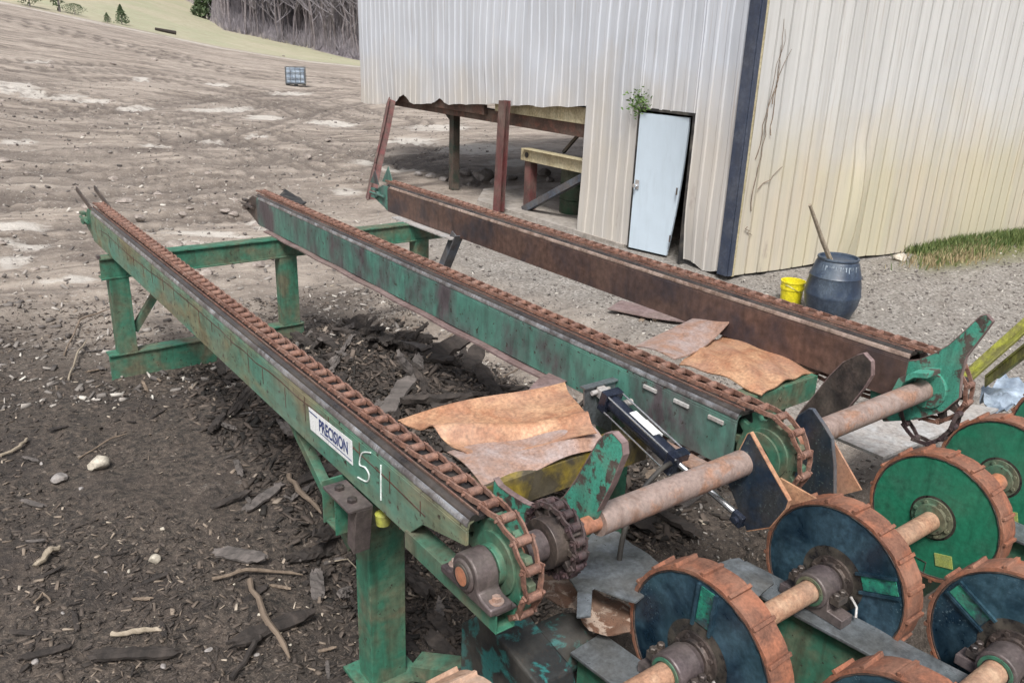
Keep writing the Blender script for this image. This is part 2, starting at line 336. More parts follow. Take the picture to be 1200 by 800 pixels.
# ------------------------------------------------------------------ mesh helpers
class MB:
    def __init__(s): s.v = []; s.f = []
    def add(s, vs, fs):
        o = len(s.v); s.v += [tuple(map(float, p)) for p in vs]; s.f += [tuple(i+o for i in q) for q in fs]; return s
    def box(s, x0, x1, y0, y1, z0, z1):
        vs = [(x, y, z) for z in (z0, z1) for y in (y0, y1) for x in (x0, x1)]
        return s.add(vs, [(0, 2, 3, 1), (4, 5, 7, 6), (0, 1, 5, 4), (2, 6, 7, 3), (0, 4, 6, 2), (1, 3, 7, 5)])
    def obox(s, c, ax, ay, az):
        """oriented box: centre and three half-axis vectors"""
        c, ax, ay, az = map(lambda q: Vector(q), (c, ax, ay, az))
        vs = [c+ax*i+ay*j+az*k for k in (-1, 1) for j in (-1, 1) for i in (-1, 1)]
        return s.add(vs, [(0, 2, 3, 1), (4, 5, 7, 6), (0, 1, 5, 4), (2, 6, 7, 3), (0, 4, 6, 2), (1, 3, 7, 5)])
    def bar(s, a, b, w, h, up=(0, 0, 1)):
        a = Vector(a); b = Vector(b); d = (b-a); L = d.length; d.normalize(); up = Vector(up)
        sd = d.cross(up)
        if sd.length < 1e-4: sd = d.cross(Vector((1, 0, 0)))
        sd.normalize(); u = sd.cross(d)
        return s.obox((a+b)/2, d*L/2, sd*w/2, u*h/2)
    def tube(s, pts, r, n=10, cap=True):
        pts = [Vector(p) for p in pts]; R = r if isinstance(r, (list, tuple)) else [r]*len(pts)
        rings = []; pn = None
        for i, p in enumerate(pts):
            d = (pts[min(i+1, len(pts)-1)]-pts[max(i-1, 0)]).normalized()
            if pn is None:
                a = d.cross(Vector((0, 0, 1)))
                if a.length < 1e-3: a = d.cross(Vector((1, 0, 0)))
            else: a = pn-d*pn.dot(d)
            a.normalize(); pn = a; b = d.cross(a)
            rings.append([p+(a*math.cos(2*PI*k/n)+b*math.sin(2*PI*k/n))*R[i] for k in range(n)])
        vs = [q for rg in rings for q in rg]; fs = []
        for i in range(len(pts)-1):
            for k in range(n):
                fs.append((i*n+k, i*n+(k+1) % n, (i+1)*n+(k+1) % n, (i+1)*n+k))
        if cap: fs += [tuple(range(n-1, -1, -1)), tuple((len(pts)-1)*n+k for k in range(n))]
        return s.add(vs, fs)
    def prism(s, poly, axis, a0, a1):
        """poly in the two other axes (x: y,z; y: x,z; z: x,y), extruded from a0 to a1"""
        n = len(poly)
        def P(p, a): return (a, p[0], p[1]) if axis == 'x' else (p[0], a, p[1]) if axis == 'y' else (p[0], p[1], a)
        vs = [P(p, a0) for p in poly]+[P(p, a1) for p in poly]
        return s.add(vs, [tuple(range(n-1, -1, -1)), tuple(range(n, 2*n))]+[(i, (i+1) % n, n+(i+1) % n, n+i) for i in range(n)])
    def lathe(s, prof, c, axis='z', n=32, a0=0, closed=False):
        """prof: list of (radius, height) along the axis"""
        vs = []; fs = []
        for r, h in prof:
            for k in range(n):
                t = a0+2*PI*k/n; a, b = r*math.cos(t), r*math.sin(t)
                vs.append((c[0]+a, c[1]+b, c[2]+h) if axis == 'z' else (c[0]+h, c[1]+a, c[2]+b) if axis == 'x' else (c[0]+b, c[1]+h, c[2]+a))
        for i in range(len(prof)-1):
            for k in range(n): fs.append((i*n+k, i*n+(k+1) % n, (i+1)*n+(k+1) % n, (i+1)*n+k))
        if closed: 
            m = len(prof)-1
            for k in range(n): fs.append((m*n+k, m*n+(k+1) % n, (k+1) % n, k))
        else:
            if prof[0][0] > 1e-6: fs.append(tuple(range(n-1, -1, -1)))
            if prof[-1][0] > 1e-6: fs.append(tuple((len(prof)-1)*n+k for k in range(n)))
        return s.add(vs, fs)
    def grid(s, fn, nu, nv):
        vs = [fn(i/nu, j/nv) for j in range(nv+1) for i in range(nu+1)]
        return s.add(vs, [(j*(nu+1)+i, j*(nu+1)+i+1, (j+1)*(nu+1)+i+1, (j+1)*(nu+1)+i) for j in range(nv) for i in range(nu)])
    def mesh(s, name, off=(0, 0, 0)):
        me = bpy.data.meshes.new(name)
        v = np.array(s.v)-np.array(off); me.from_pydata([tuple(p) for p in v], [], s.f); me.update()
        return me
OFF = {}
def fixnormals(me):
    bm = bmesh.new(); bm.from_mesh(me); bmesh.ops.recalc_face_normals(bm, faces=bm.faces); bm.to_mesh(me); bm.free()
def build(mb, name, mat, parent=None, bevel=0.0, smooth=False, solid=0.0, loc=None, label=None, jitter=0):
    off = OFF[parent] if parent is not None else (loc if loc is not None else (0, 0, 0))
    me = mb.mesh(name, off)
    if jitter: 
        for v in me.vertices: v.co += Vector((random.uniform(-1, 1), random.uniform(-1, 1), random.uniform(-1, 1)))*jitter
    fixnormals(me)
    o = bpy.data.objects.new(name, me); col.objects.link(o)
    me.materials.append(M[mat] if isinstance(mat, str) else mat)
    if parent is not None: o.parent = parent
    else: o.location = off
    OFF[o] = off
    if solid:
        m = o.modifiers.new('thick', 'SOLIDIFY'); m.thickness = solid; m.offset = 0
        if smooth: m = o.modifiers.new('crisp', 'EDGE_SPLIT'); m.split_angle = math.radians(55)
    if bevel:
        m = o.modifiers.new('edge', 'BEVEL'); m.width = bevel; m.segments = 2; m.limit_method = 'ANGLE'; m.angle_limit = .6; m.harden_normals = False
    if smooth is True:
        me.polygons.foreach_set('use_smooth', [True]*len(me.polygons))
    elif smooth:
        me.polygons.foreach_set('use_smooth', [True]*len(me.polygons))
        try: me.set_sharp_from_angle(angle=math.radians(smooth))
        except Exception: pass
    if label: o['label'] = label
    return o
def thing(name, loc, label, cat, group=None):
    o = bpy.data.objects.new(name, None); col.objects.link(o); o.location = loc; o.empty_display_size = .1
    o['label'] = label; o['category'] = cat; o['kind'] = 'thing'
    if group: o['group'] = group
    OFF[o] = tuple(loc); return o
def tag(o, label, cat, group=None):
    o['label'] = label; o['category'] = cat; o['kind'] = 'thing'
    if group: o['group'] = group
    return o
def kind(o, k): o['kind'] = k; return o

# ------------------------------------------------------------------ ground
def make_ground():
    c0 = math.atan2(W[0] @ np.array([0, 0, -1.]), W[1] @ np.array([0, 0, -1.]))
    azs = np.concatenate([np.linspace(c0-.66, c0+.66, 900), np.linspace(c0+.66, c0-.66+2*PI, 140)[1:-1]])
    rad = np.concatenate([[0.25], np.geomspace(.5, 700, 600)])
    A, R = np.meshgrid(azs, rad); X = (R*np.sin(A)).ravel(); Y = (R*np.cos(A)).ravel(); Z = terrain(X, Y)
    na, nr = len(azs), len(rad)
    vs = np.stack([X, Y, Z], 1)
    i = np.arange(nr-1)[:, None]*na; j = np.arange(na)[None, :]; j2 = (j+1) % na
    q = np.stack([i+j, i+na+j, i+na+j2, i+j2], -1).reshape(-1, 4)
    me = bpy.data.meshes.new('ground')
    me.vertices.add(len(vs)+1); co = np.vstack([vs, [[0, 0, tz(0, 0)]]]).astype(np.float32)
    me.vertices.foreach_set('co', co.ravel())
    tri = np.stack([np.full(na, len(vs)), np.arange(na), (np.arange(na)+1) % na], -1)
    me.loops.add(q.size+tri.size); me.loops.foreach_set('vertex_index', np.concatenate([q.ravel(), tri.ravel()]).astype(np.int32))
    me.polygons.add(len(q)+len(tri))
    ls = np.concatenate([np.arange(len(q))*4, len(q)*4+np.arange(len(tri))*3]).astype(np.int32)
    me.polygons.foreach_set('loop_start', ls)
    me.polygons.foreach_set('use_smooth', np.ones(len(q)+len(tri), bool))
    me.update(calc_edges=True); me.validate()
    X = co[:, 0].astype(float); Y = co[:, 1].astype(float); R = np.hypot(X, Y); Az = np.arctan2(X, Y)
    wob = fbm(X*.45, Y*.45, 3, 4)
    # humus: left foreground and under the deck
    d1 = np.maximum((Y-8.3-.9*X*.2)/1.6, (X-4.25)/.8)
    humus = 1-sstep(-.6, .9, d1+1.6*wob)
    humus = np.maximum(humus, (1-sstep(1.4, 3.2, Y-.05*X+1.2*wob))*(1-sstep(5.6, 8.0, X)))
    fe = np.interp(Az, FEA, FER)
    litter = sstep(-1, 3, R-fe+4*fbm(X*.1, Y*.1, 8, 2))
    A0 = ray(0, 7); B0 = ray(420, 73)
    a = np.array([A0[0], A0[1]])/np.hypot(A0[0], A0[1])*80; b = np.array([B0[0], B0[1]])/np.hypot(B0[0], B0[1])*84
    t = (b-a)/np.linalg.norm(b-a); nrm = np.array([-t[1], t[0]])
    sd = (X-a[0])*nrm[0]+(Y-a[1])*nrm[1]
    if (0-a[0])*nrm[0]+(0-a[1])*nrm[1] > 0: sd = -sd
    sdw = sd+1.6*fbm(X*.12, Y*.12, 71, 3)
    field = sstep(0, 2.5, sdw)*(1-litter)
    pale = np.exp(-((sdw+.8)/1.5)**2)*.85
    for (u, v, ru, rv) in PALE:
        c = ground_at(u, v); e = ground_at(u+ru, v); g = ground_at(u, v-rv)
        e = (e-c)[:2]; g = (g-c)[:2]; le = np.linalg.norm(e); lg = np.linalg.norm(g); e /= le; g /= lg
        dx = X-c[0]; dy = Y-c[1]
        Mx = np.linalg.inv(np.array([e, g]).T); p = Mx[0, 0]*dx+Mx[0, 1]*dy; qq = Mx[1, 0]*dx+Mx[1, 1]*dy
        k = np.hypot(p/le, qq/lg)
        pale = np.maximum(pale, .95*(1-sstep(.35, 1.3, k)))
    pale = np.clip(pale+.25*fbm(X*.5, Y*.5, 90, 3)*sstep(9, 14, R)*(1-field), 0, 1)
    grav = sstep(.5, 2.0, X-4.9+.6*wob)*(1-sstep(8, 13, Y-.25*X+2*wob)) 
    grassy = np.exp(-((Y-(7.2-.12*(X-9.1))+.45)/.55)**2)*sstep(12.2, 13.6, X+.9*wob)
    grassy = np.maximum(grassy, .8*np.exp(-((X-12.6)/.7)**2-((Y-5.9)/.35)**2))
    grassy = np.clip(grassy*1.5+.7*wob*(grassy > .08), 0, 1)
    u = X*.8+Y*.6; w = -X*.6+Y*.8
    rut = sstep(.1, .5, np.abs(fbm(u*.10+2*fbm(X*.05, Y*.05, 40, 2), w*.62, 5, 4)))*sstep(6, 12, R)*(1-field)
    rut = np.clip(.25*rut+1.2*tracks(X, Y)*sstep(7, 12, R)*(1-field), 0, 1)
    for nm, arr in dict(humus=humus, field=field, pale=pale, gravel=grav, litter=litter, grassy=grassy, rut=rut).items():
        at = me.attributes.new(nm, 'FLOAT', 'POINT'); at.data.foreach_set('value', np.clip(arr, 0, 1).astype(np.float32))
    me.materials.append(M['ground'])
    o = bpy.data.objects.new('ground', me); col.objects.link(o); o['kind'] = 'structure'
    return o
PALE = [(15, 100, 40, 7), (40, 112, 22, 9), (22, 167, 28, 5), (160, 127, 34, 4), (75, 113, 40, 4), (110, 118, 30, 3), (35, 290, 55, 11), (20, 264, 42, 6), (15, 305, 30, 6),
        (250, 275, 60, 5), (215, 285, 40, 5), (310, 262, 26, 8), (90, 326, 26, 5), (60, 330, 24, 4), (255, 99, 22, 3), (340, 110, 34, 4), (260, 128, 50, 3), (310, 139, 30, 5), (390, 145, 40, 5), (165, 92, 14, 2),
        (300, 160, 18, 4), (250, 166, 20, 4), (560, 175, 60, 8), (480, 165, 40, 6), (620, 190, 60, 5), (470, 200, 40, 5), (510, 150, 50, 4), (405, 225, 25, 6), (185, 172, 20, 4), (45, 72, 20, 2), (430, 190, 30, 4)]
make_ground()

# ------------------------------------------------------------------ log deck
XC = {0: 1.480, 1: 2.972, 2: 4.415}          # chain centre lines
XW = {0: 1.375, 1: 2.865, 2: 4.31}        # left webs
deck = thing('log_deck', (3.0, 5.0, 0), 'long green steel log deck with three parallel chain strands over a bark heap', 'log deck')
ZT = 1.45; ZB = 1.175; YN = 2.09; YF = 8.0; YS = 1.975; ZS = 1.285
def chain_beam(i, mat):
    x0 = XW[i]; x1 = x0+.178
    m = MB()
    # web with rolled top-left corner, top plate, back web, bottom plate
    ye = 2.03 if i == 0 else YN
    prof = [(x0, ZT-.04), (x0, ZT-.035), (x0+.006, ZT-.014), (x0+.02, ZT-.002), (x0+.034, ZT), (x0+.034, ZT-.012), (x0+.018, ZT-.018), (x0+.012, ZT-.04)]
    m.prism(prof, 'y', ye, YF)
    side = [(YF, ZB), (YF, ZT-.041), (ye, ZT-.041), (ye, ZB)] if i else [(YF, ZB), (YF, ZT-.041), (ye, ZT-.041), (ye, 1.352), (2.32, 1.283), (2.44, ZB)]
    m.prism(side, 'x', x0, x0+.012)
    m.box(x1-.012, x1, YN, YF, ZB, ZT-.014)
    m.box(x0+.012, x1-.012, YN+.4, YF, ZB, ZB+.012)
    b = build(m, 'chain_beam', mat, deck, bevel=.002, smooth=40)
    m = MB(); m.prism([(x0-.0015, ZT-.020), (x0+.0005, ZT-.0075), (x0+.0065, ZT+.0015), (x0+.0105, ZT+.0035), (x0+.0115, ZT-.003), (x0+.006, ZT-.008), (x0+.004, ZT-.020)], 'y', ye-.003, YF-.05)
    build(m, 'worn_highlight_edge', 'edge_pale' if i < 2 else 'edge_tan', b, smooth=60)  # strip of bare edge that also paints the beam's bright highlight
    m = MB(); pr_ = [(x0+.0118, ZT-.003)]
    for k in range(9):
        a_ = PI*k/8; pr_.append((x0+.031-.019*math.cos(a_), ZT+.0030+.0135*math.sin(a_)))
    pr_ += [(x0+.055, ZT+.0012), (x1, ZT+.0012), (x1, ZT-.012), (x0+.0350, ZT-.012), (x0+.0350, ZT-.003)]
    m.prism(pr_, 'y', ye-.002, YF+.02)
    build(m, 'wear_flange', 'flange_steel', b, smooth=40)
    m = MB()
    xc = XC[i]
    for s_ in (-1, 1): m.box(xc+s_*.056-.0025, xc+s_*.056+.0025, ye, YF+.1, ZT+.0014, ZT+.020)
    build(m, 'guide_rail', 'chain_edge', b, bevel=.002)
    return b
beams = [chain_beam(0, 'beam_green'), chain_beam(1, 'beam_mixed'), chain_beam(2, 'beam_rust')]
beams[0]['label'] = 'left chain beam, green with rust cracks, white plate and painted 51'
beams[1]['label'] = 'middle chain beam, green paint half worn to dark steel'
beams[2]['label'] = 'right chain beam, almost bare dark rusty steel'
# tail ends: take-up brackets
for i in range(3):
    x0 = XW[i]; m = MB()
    m.prism([(YF, ZB), (YF, ZT-.01), (YF+.12, ZT-.01), (YF+.22, ZT-.06), (YF+.30, ZT-.08), (YF+.30, ZB+.09), (YF+.12, ZB+.04)], 'x', x0+.006, x0+.018)
    m.prism([(YF, ZB), (YF, ZT-.02), (YF+.30, ZT-.06), (YF+.30, ZB+.09), (YF+.12, ZB+.04)], 'x', x0+.160, x0+.172)
    m.box(x0-.03, x0+.01, YF+.24, YF+.33, ZT-.17, ZT-.14); m.box(x0-.03, x0+.01, YF+.24, YF+.33, ZT-.09, ZT-.065)
    m.tube([(x0-.02, YF+.05, ZT-.12), (x0-.02, YF+.36, ZT-.12)], .014, 8)
    m.tube([(x0-.03, YF+.2, ZT-.12), (x0+.18, YF+.2, ZT-.12)], .03, 12)
    build(m, 'tail_bracket', ['green', 'dark_steel', 'beam_mixed'][i], deck, bevel=.002)
m = MB()
for dx in (.0, .15):
    m = MB(); m.bar((XW[0]+.02+dx, YF+.02, ZT-.0), (XW[0]-.01+dx, YF+.42, ZT+.12), .014, .045); build(m, 'tail_guard', 'dark_steel', deck, bevel=.002)
m = MB(); m.prism([(YF+.05, ZT), (YF+.16, ZT+.18), (YF+.3, ZT)], 'x', XW[2]+.1, XW[2]+.108); build(m, 'tail_guard', 'beam_mixed', deck)
m = MB(); m.prism([(YF+.1, ZT), (YF+.18, ZT+.15), (YF+.3, ZT)], 'x', XW[2]-.05, XW[2]-.042)
build(m, 'tail_guard', 'beam_mixed', deck)
# bottom flanges showing on the strands two and three
m = MB(); m.grid(lambda u, v: (2.815+v*.07, 7.72-u*(7.72-3.3), ZB-.012+.004*math.sin(u*40)), 60, 1)
build(m, 'bottom_flange', 'strip_pink', deck, solid=.012)
m = MB(); m.grid(lambda u, v: (4.22+v*.1, 7.75-u*1.15, ZB-.012), 10, 1)
build(m, 'bottom_flange', 'pale_steel', deck, solid=.012)
# cracks / weld seams in the paint of strand one stay in its material; panels of missing paint: thin raised seams
m = MB()
xs = XW[0]-.0015
for k in range(22):
    y = 2.35+k*.26+random.uniform(-.05, .05); h = random.uniform(.05, .14); z = ZT-.04-random.uniform(0, .05)
    m.box(xs-.001, xs+.001, y, y+.004, z-h, z)
for k in range(6):
    pass
yy = 2.3
zz = ZT-.12
while yy < 7.4:
    L = random.uniform(.15, .3); z2 = min(ZT-.07, max(ZT-.16, zz+random.uniform(-.02, .02)))
    m.bar((xs, yy, zz), (xs, yy+L, z2), .002, .005); zz = z2; yy += L
build(m, 'rust_crack', 'brown_steel', beams[0])

# chain: list of (y, z, ty, tz) samples along a path
def chain_path(i, pitch=.1, tail=True):
    xc = XC[i]; R = .195
    pts = []
    ztop = ZS+R
    y = YF+.14
    while y > YS:
        z = ztop
        if i == 0: z += .0
        pts.append((y, z)); y -= pitch
    ang0 = (YS-y)/R-0.0
    a = (YS-y)/R
    while a < math.radians(205):
        pts.append((YS-R*math.sin(a), ZS+R*math.cos(a))); a += pitch/R
    a1 = a; py = YS-R*math.sin(a1); pz = ZS+R*math.cos(a1)
    if tail:
        for k in range(8): pts.append((py+.0+k*pitch, pz-.03*math.sin(k/7*PI)-.0)) 
    return pts
def chain_mesh(xc, pts, w=.094):
    m = MB()
    for k in range(len(pts)-1):
        (y0, z0), (y1, z1) = pts[k], pts[k+1]
        d = Vector((0, y1-y0, z1-z0)); L = d.length; d.normalize(); n = Vector((1, 0, 0)).cross(d)
        if n.z < 0 and k < 60: n = -n
        c = Vector((xc+random.uniform(-.002, .002), (y0+y1)/2, (z0+z1)/2))
        for s_ in (-1, 1):
            # offset side bar: wide part and narrow part
            hw = w/2-.008
            a = Vector((xc+s_*hw, y0, z0)); b = Vector((xc+s_*(hw-.002), y0, z0))+d*L*.5; e = Vector((xc+s_*(hw-.017), y1, z1))
            m.bar(a-d*.012, b, .0075, .021, n); m.bar(b-d*.004, e+d*.015, .0075, .020, n)
        m.tube([(xc-(w/2-.020), y1, z1), (xc+(w/2-.020), y1, z1)], .0175, 8)      # barrel
        m.tube([(xc-w/2-.005, y0, z0), (xc+w/2+.004, y0, z0)], .006, 6)       # pin
    return m
for i in range(3):
    build(chain_mesh(XC[i], chain_path(i)), 'roller_chain', 'chain', deck, smooth=50)
# sprockets on the head shaft
def sprocket(xc, R, teeth, mat, wdt=.03, hub=.075, hubl=.05):
    m = MB(); poly = []
    for k in range(teeth):
        for t, r in ((-.30, R-.028), (-.13, R+.012), (.13, R+.012), (.30, R-.028)):
            a = (k+t)/teeth*2*PI; poly.append((YS+r*math.cos(a), ZS+r*math.sin(a)))
    m.prism(poly, 'x', xc-wdt/2, xc+wdt/2)
    m.lathe([(hub, -hubl), (hub, hubl)], (xc, YS, ZS), 'x', 28)
    m.lathe([(R*.66, -wdt*.8), (R*.66, wdt*.8)], (xc, YS, ZS), 'x', 28)
    return build(m, 'sprocket', mat, deck, bevel=.003, smooth=40)
for i in range(3): sprocket(XC[i], .178, 12, 'green' if i < 2 else 'dark_steel')
# drive sprocket with its dark double chain
R2 = .135; sprocket(1.735, R2-.02, 10, 'dark_steel', .05, .095, .07)
pts = []; a = 0.0
npz = 16
for k in range(npz+1):
    a = 2*PI*k/npz; pts.append((YS-R2*math.sin(a), ZS+R2*math.cos(a)))
m = chain_mesh(1.735, pts, .075)
m.v += []
build(m, 'drive_chain', 'chain_dark', deck, smooth=50)
# head shaft
m = MB(); m.tube([(1.318, YS, ZS), (4.66, YS, ZS)], .034, 24)
shaft = build(m, 'drive_shaft', 'shaft_rust', deck, smooth=40)
m = MB()
m.tube([(1.935, YS, ZS), (2.79, YS, ZS)], .058, 32); build(m, 'shaft_sleeve', 'pipe', shaft, smooth=40)
m = MB(); m.tube([(3.36, YS, ZS), (4.30, YS, ZS)], .058, 32); build(m, 'shaft_sleeve', 'pipe', shaft, smooth=40)
m = MB(); m.tube([(1.57, YS, ZS), (1.66, YS, ZS)], .058, 32); build(m, 'shaft_collar', 'bearing', shaft, smooth=40)
for xx in (2.90, 3.055):
    m = MB(); m.lathe([(.115, -.008), (.115, .004), (.085, .012), (.06, .018), (.06, -.008)], (xx, YS, ZS), 'x', 32); build(m, 'sprocket_hub', 'green', shaft, smooth=40)
# pillow block bearing on its cantilevered ledge
def pillow_block(x0, x1, y, zc, base, mat='bearing', name='pillow_block', parent=deck, s=1.0):
    m = MB(); poly = [(y-.155*s, base), (y-.155*s, base+.028*s), (y-.10*s, base+.034*s), (y-.078*s, zc-.03*s)]
    for k in range(0, 13):
        a = -PI*.05+PI*1.1*k/12; poly.append((y-.078*s*math.cos(a), zc+.078*s*math.sin(a)))
    poly += [(y+.078*s, zc-.03*s), (y+.10*s, base+.034*s), (y+.155*s, base+.028*s), (y+.155*s, base)]
    m.prism(poly, 'x', x0, x1)
    m.lathe([(.058*s, -.012), (.062*s, 0)], (x0, y, zc), 'x', 28)
    b = build(m, name, mat, parent, bevel=.006, smooth=35)
    m = MB(); m.lathe([(.045*s, -.016), (.045*s, -.0125)], (x0, y, zc), 'x', 24)
    build(m, 'bore_cap', 'rubber', b, smooth=40)
    for q in (-.125, .125):
        m = MB(); m.lathe([(.026*s, 0), (.026*s, .004)], ((x0+x1)/2, y+q*s, base+.029*s), 'z', 16)
        m.lathe([(.017*s, 0), (.017*s, .016), (.012*s, .019)], ((x0+x1)/2, y+q*s, base+.033*s), 'z', 6)
        build(m, 'bolt', 'pipe', b)
    return b
pillow_block(1.335, 1.425, YS, ZS, 1.207)
m = MB()
m.box(1.366, 1.372, 1.83, 2.44, 1.12, 1.20); m.box(1.440, 1.446, 1.83, 2.44, 1.12, 1.20)
m.box(1.372, 1.440, 1.83, 2.44, 1.194, 1.20); m.box(1.372, 1.440, 1.83, 2.44, 1.12, 1.126)
build(m, 'bearing_ledge', 'green', deck, bevel=.002)
m = MB(); m.box(1.362, 1.448, 1.825, 2.12, 1.2005, 1.2065); build(m, 'shim_plate', 'bearing', deck)
# stop arms: curved horn plates
ARM = [(2.60, 1.185), (2.56, 1.165), (2.48, 1.165), (2.38, 1.172), (2.28, 1.195), (2.20, 1.25), (2.13, 1.33), (2.07, 1.43), (2.01, 1.55), (1.965, 1.64), (1.93, 1.685), (1.895, 1.70), (1.845, 1.68), (1.835, 1.64), (1.88, 1.50), (1.94, 1.36), (1.985, 1.23), (2.05, 1.13), (2.14, 1.06), (2.3, .99), (2.5, .98), (2.6, 1.03)]
def arm(x, t, mat, poly, label=None, edge='strip_pink'):
    m = MB(); m.prism(poly, 'x', x, x+t)
    a = build(m, 'stop_arm', mat, deck, bevel=.004, label=label)
    # flame-cut edge strip along the concave and horn side
    m = MB(); up = [p for p in poly]
    n = len(up)
    for k in range(0, min(15, n-1)):
        (y0, z0), (y1, z1) = up[k], up[k+1]
        m.bar((x+t/2, y0, z0), (x+t/2, y1, z1), t+.004, .004, (1, 0, 0)) if False else m.obox(((x+t/2), (y0+y1)/2, (z0+z1)/2), (t/2+.001, 0, 0), (0, (y1-y0)/2, (z1-z0)/2), (0, (z1-z0)/max(1e-6, math.hypot(y1-y0, z1-z0))*.002, -(y1-y0)/max(1e-6, math.hypot(y1-y0, z1-z0))*.002))
    build(m, 'cut_edge', edge, a)
    return a
arm(1.90, .028, 'green_chip', ARM, 'curved green stop arm beside the double drive chain')
A3 = [(2.42, 1.33), (2.36, 1.305), (2.28, 1.30), (2.18, 1.325), (2.10, 1.38), (2.03, 1.47), (1.95, 1.60), (1.89, 1.70), (1.86, 1.735), (1.80, 1.71), (1.80, 1.66), (1.86, 1.50), (1.90, 1.38), (1.92, 1.28), (1.93, 1.15), (2.02, 1.08), (2.2, 1.02), (2.36, 1.06)]
def pxp(x, l): return [tuple(onx(u, v, x)[1:]) for u, v in l]
A3 = pxp(4.35, [(1019, 424), (1030, 426), (1050, 424), (1075, 422), (1095, 414), (1112, 404), (1130, 388), (1149, 370), (1156, 369), (1163, 377), (1150, 395), (1132, 418), (1126, 440), (1124, 466), (1105, 482), (1070, 492), (1035, 494), (1020, 470)])
arm(4.35, .024, 'green_chip', A3, 'curved green stop arm at the right end of the shaft')
DK = pxp(3.84, [(1004, 416), (1012, 414), (1021, 424), (1021, 440), (1012, 455), (992, 480), (972, 508), (950, 520), (925, 505), (938, 482), (958, 458), (972, 440), (988, 424)])
arm(3.84, .03, 'dark_steel', DK[::-1], 'dark rusty stop arm on the right shaft sleeve')
PA = pxp(2.79, [(851, 562), (862, 536), (876, 508), (879, 507), (900, 545), (924, 587), (921, 596), (902, 618), (875, 622)])
arm(2.79, .02, 'plate_blue', PA, 'dark blue scratched plate left of the middle sprocket', 'sheet_rust')
PB = pxp(3.20, [(935, 487), (947, 479), (952, 480), (963, 496), (974, 514), (977, 545), (977, 590), (950, 600), (920, 590), (918, 520)])
arm(3.20, .02, 'plate_blue', PB, 'dark blue plate right of the middle sprocket', 'brace_blue')
m = MB(); pp = pxp(2.83, [(914, 560), (956, 584), (926, 592)]); m.prism(pp, 'x', 2.83, 2.84); build(m, 'gusset_plate', 'sheet_rust', deck)
m = MB(); pp = pxp(3.26, [(977, 518), (1009, 574), (978, 582)]); m.prism(pp, 'x', 3.26, 3.27); build(m, 'gusset_plate', 'sheet_rust', deck)
# collar around the sleeve at the right arm, sagging chain below it
m = MB()
m.prism([(2.08, 1.25), (2.05, 1.36), (1.98, 1.42), (1.90, 1.44), (1.90, 1.41), (1.97, 1.39), (2.02, 1.34), (2.05, 1.25)], 'x', 4.16, 4.30)
m.lathe([(.11, 0), (.11, .03)], (4.33, YS, ZS), 'x', 24)
build(m, 'shaft_saddle', 'green_chip', deck, bevel=.004)
pts = [(2.08, 1.12), (2.05, 1.04), (1.98, .98), (1.90, .98), (1.84, 1.04), (1.80, 1.12), (1.79, 1.2)]
pp = []
for k in range(len(pts)-1):
    pp.append(pts[k])
pp.append(pts[-1])
build(chain_mesh(4.36, pp, .08), 'slack_chain', 'chain_dark', deck, smooth=50)
# cross frame far
def i_beam(name, x0, x1, yc, z0, z1, mat, d=.14):
    m = MB(); m.box(x0, x1, yc-d/2, yc+d/2, z1-.014, z1); m.box(x0, x1, yc-d/2, yc+d/2, z0, z0+.014); m.box(x0, x1, yc-.05, yc-.04, z0+.014, z1-.014)
    return build(m, name, mat, deck, bevel=.002)
cbm = i_beam('cross_beam', 1.29, 4.90, 7.45, .975, 1.16, 'green')
i_beam('base_beam', 1.265, 3.04, 7.45, .0, .305, 'green')
m = MB(); m.box(1.275, 1.30, 7.38, 7.44, 1.16, 1.185); build(m, 'bolt', 'bearing', deck)
for (xa, xb) in ((1.345, 1.50), (2.83, 3.00), (4.30, 4.46)):
    m = MB(); zb = .306 if xa < 4 else -.02
    m.box(xa, xb, 7.385, 7.395, zb, .974); m.box(xa, xb, 7.505, 7.515, zb, .974); m.box((xa+xb)/2-.005, (xa+xb)/2+.005, 7.395, 7.505, zb, .974)
    m.box(xa, xa+.006, 7.395, 7.5, zb, .97)
    build(m, 'leg', 'green', deck, bevel=.002)
m = MB(); m.bar((1.50, 7.45, .48), (1.85, 7.45, .975), .06, .06, (0, 1, 0)); build(m, 'brace', 'green', deck, bevel=.002)
a = onx(415*1.0+120, 278, 4.75); b = onz(512, 303, .85)
m = MB(); m.bar((4.30, 6.63, 1.2), (4.20, 6.98, .42), .12, .014, (1, 0, 0)); m.bar((4.30, 6.56, 1.2), (4.20, 6.91, .42), .014, .10, (1, 0, 0)); build(m, 'brace', 'brace_blue', deck, bevel=.002)
# near cross beam with yellow grease, far side green
m = MB(); m.box(1.69, 2.86, 2.60, 2.72, 1.0, 1.012); m.box(1.69, 2.86, 2.60, 2.612, 1.012, 1.15); m.box(1.69, 2.86, 2.612, 2.72, 1.138, 1.15)
build(m, 'cross_beam', 'yellow_stain', deck, bevel=.002, label='near cross beam stained yellow under the bent sheet')
m = MB(); m.box(3.18, 4.30, 2.60, 2.72, 1.0, 1.012); m.box(3.18, 4.30, 2.60, 2.612, 1.012, 1.15); m.box(3.18, 4.30, 2.612, 2.72, 1.138, 1.15)
m.lathe([(.012, 0), (.012, .01)], (3.95, 2.595, 1.08), 'y', 10)
build(m, 'cross_beam', 'green', deck, bevel=.002)
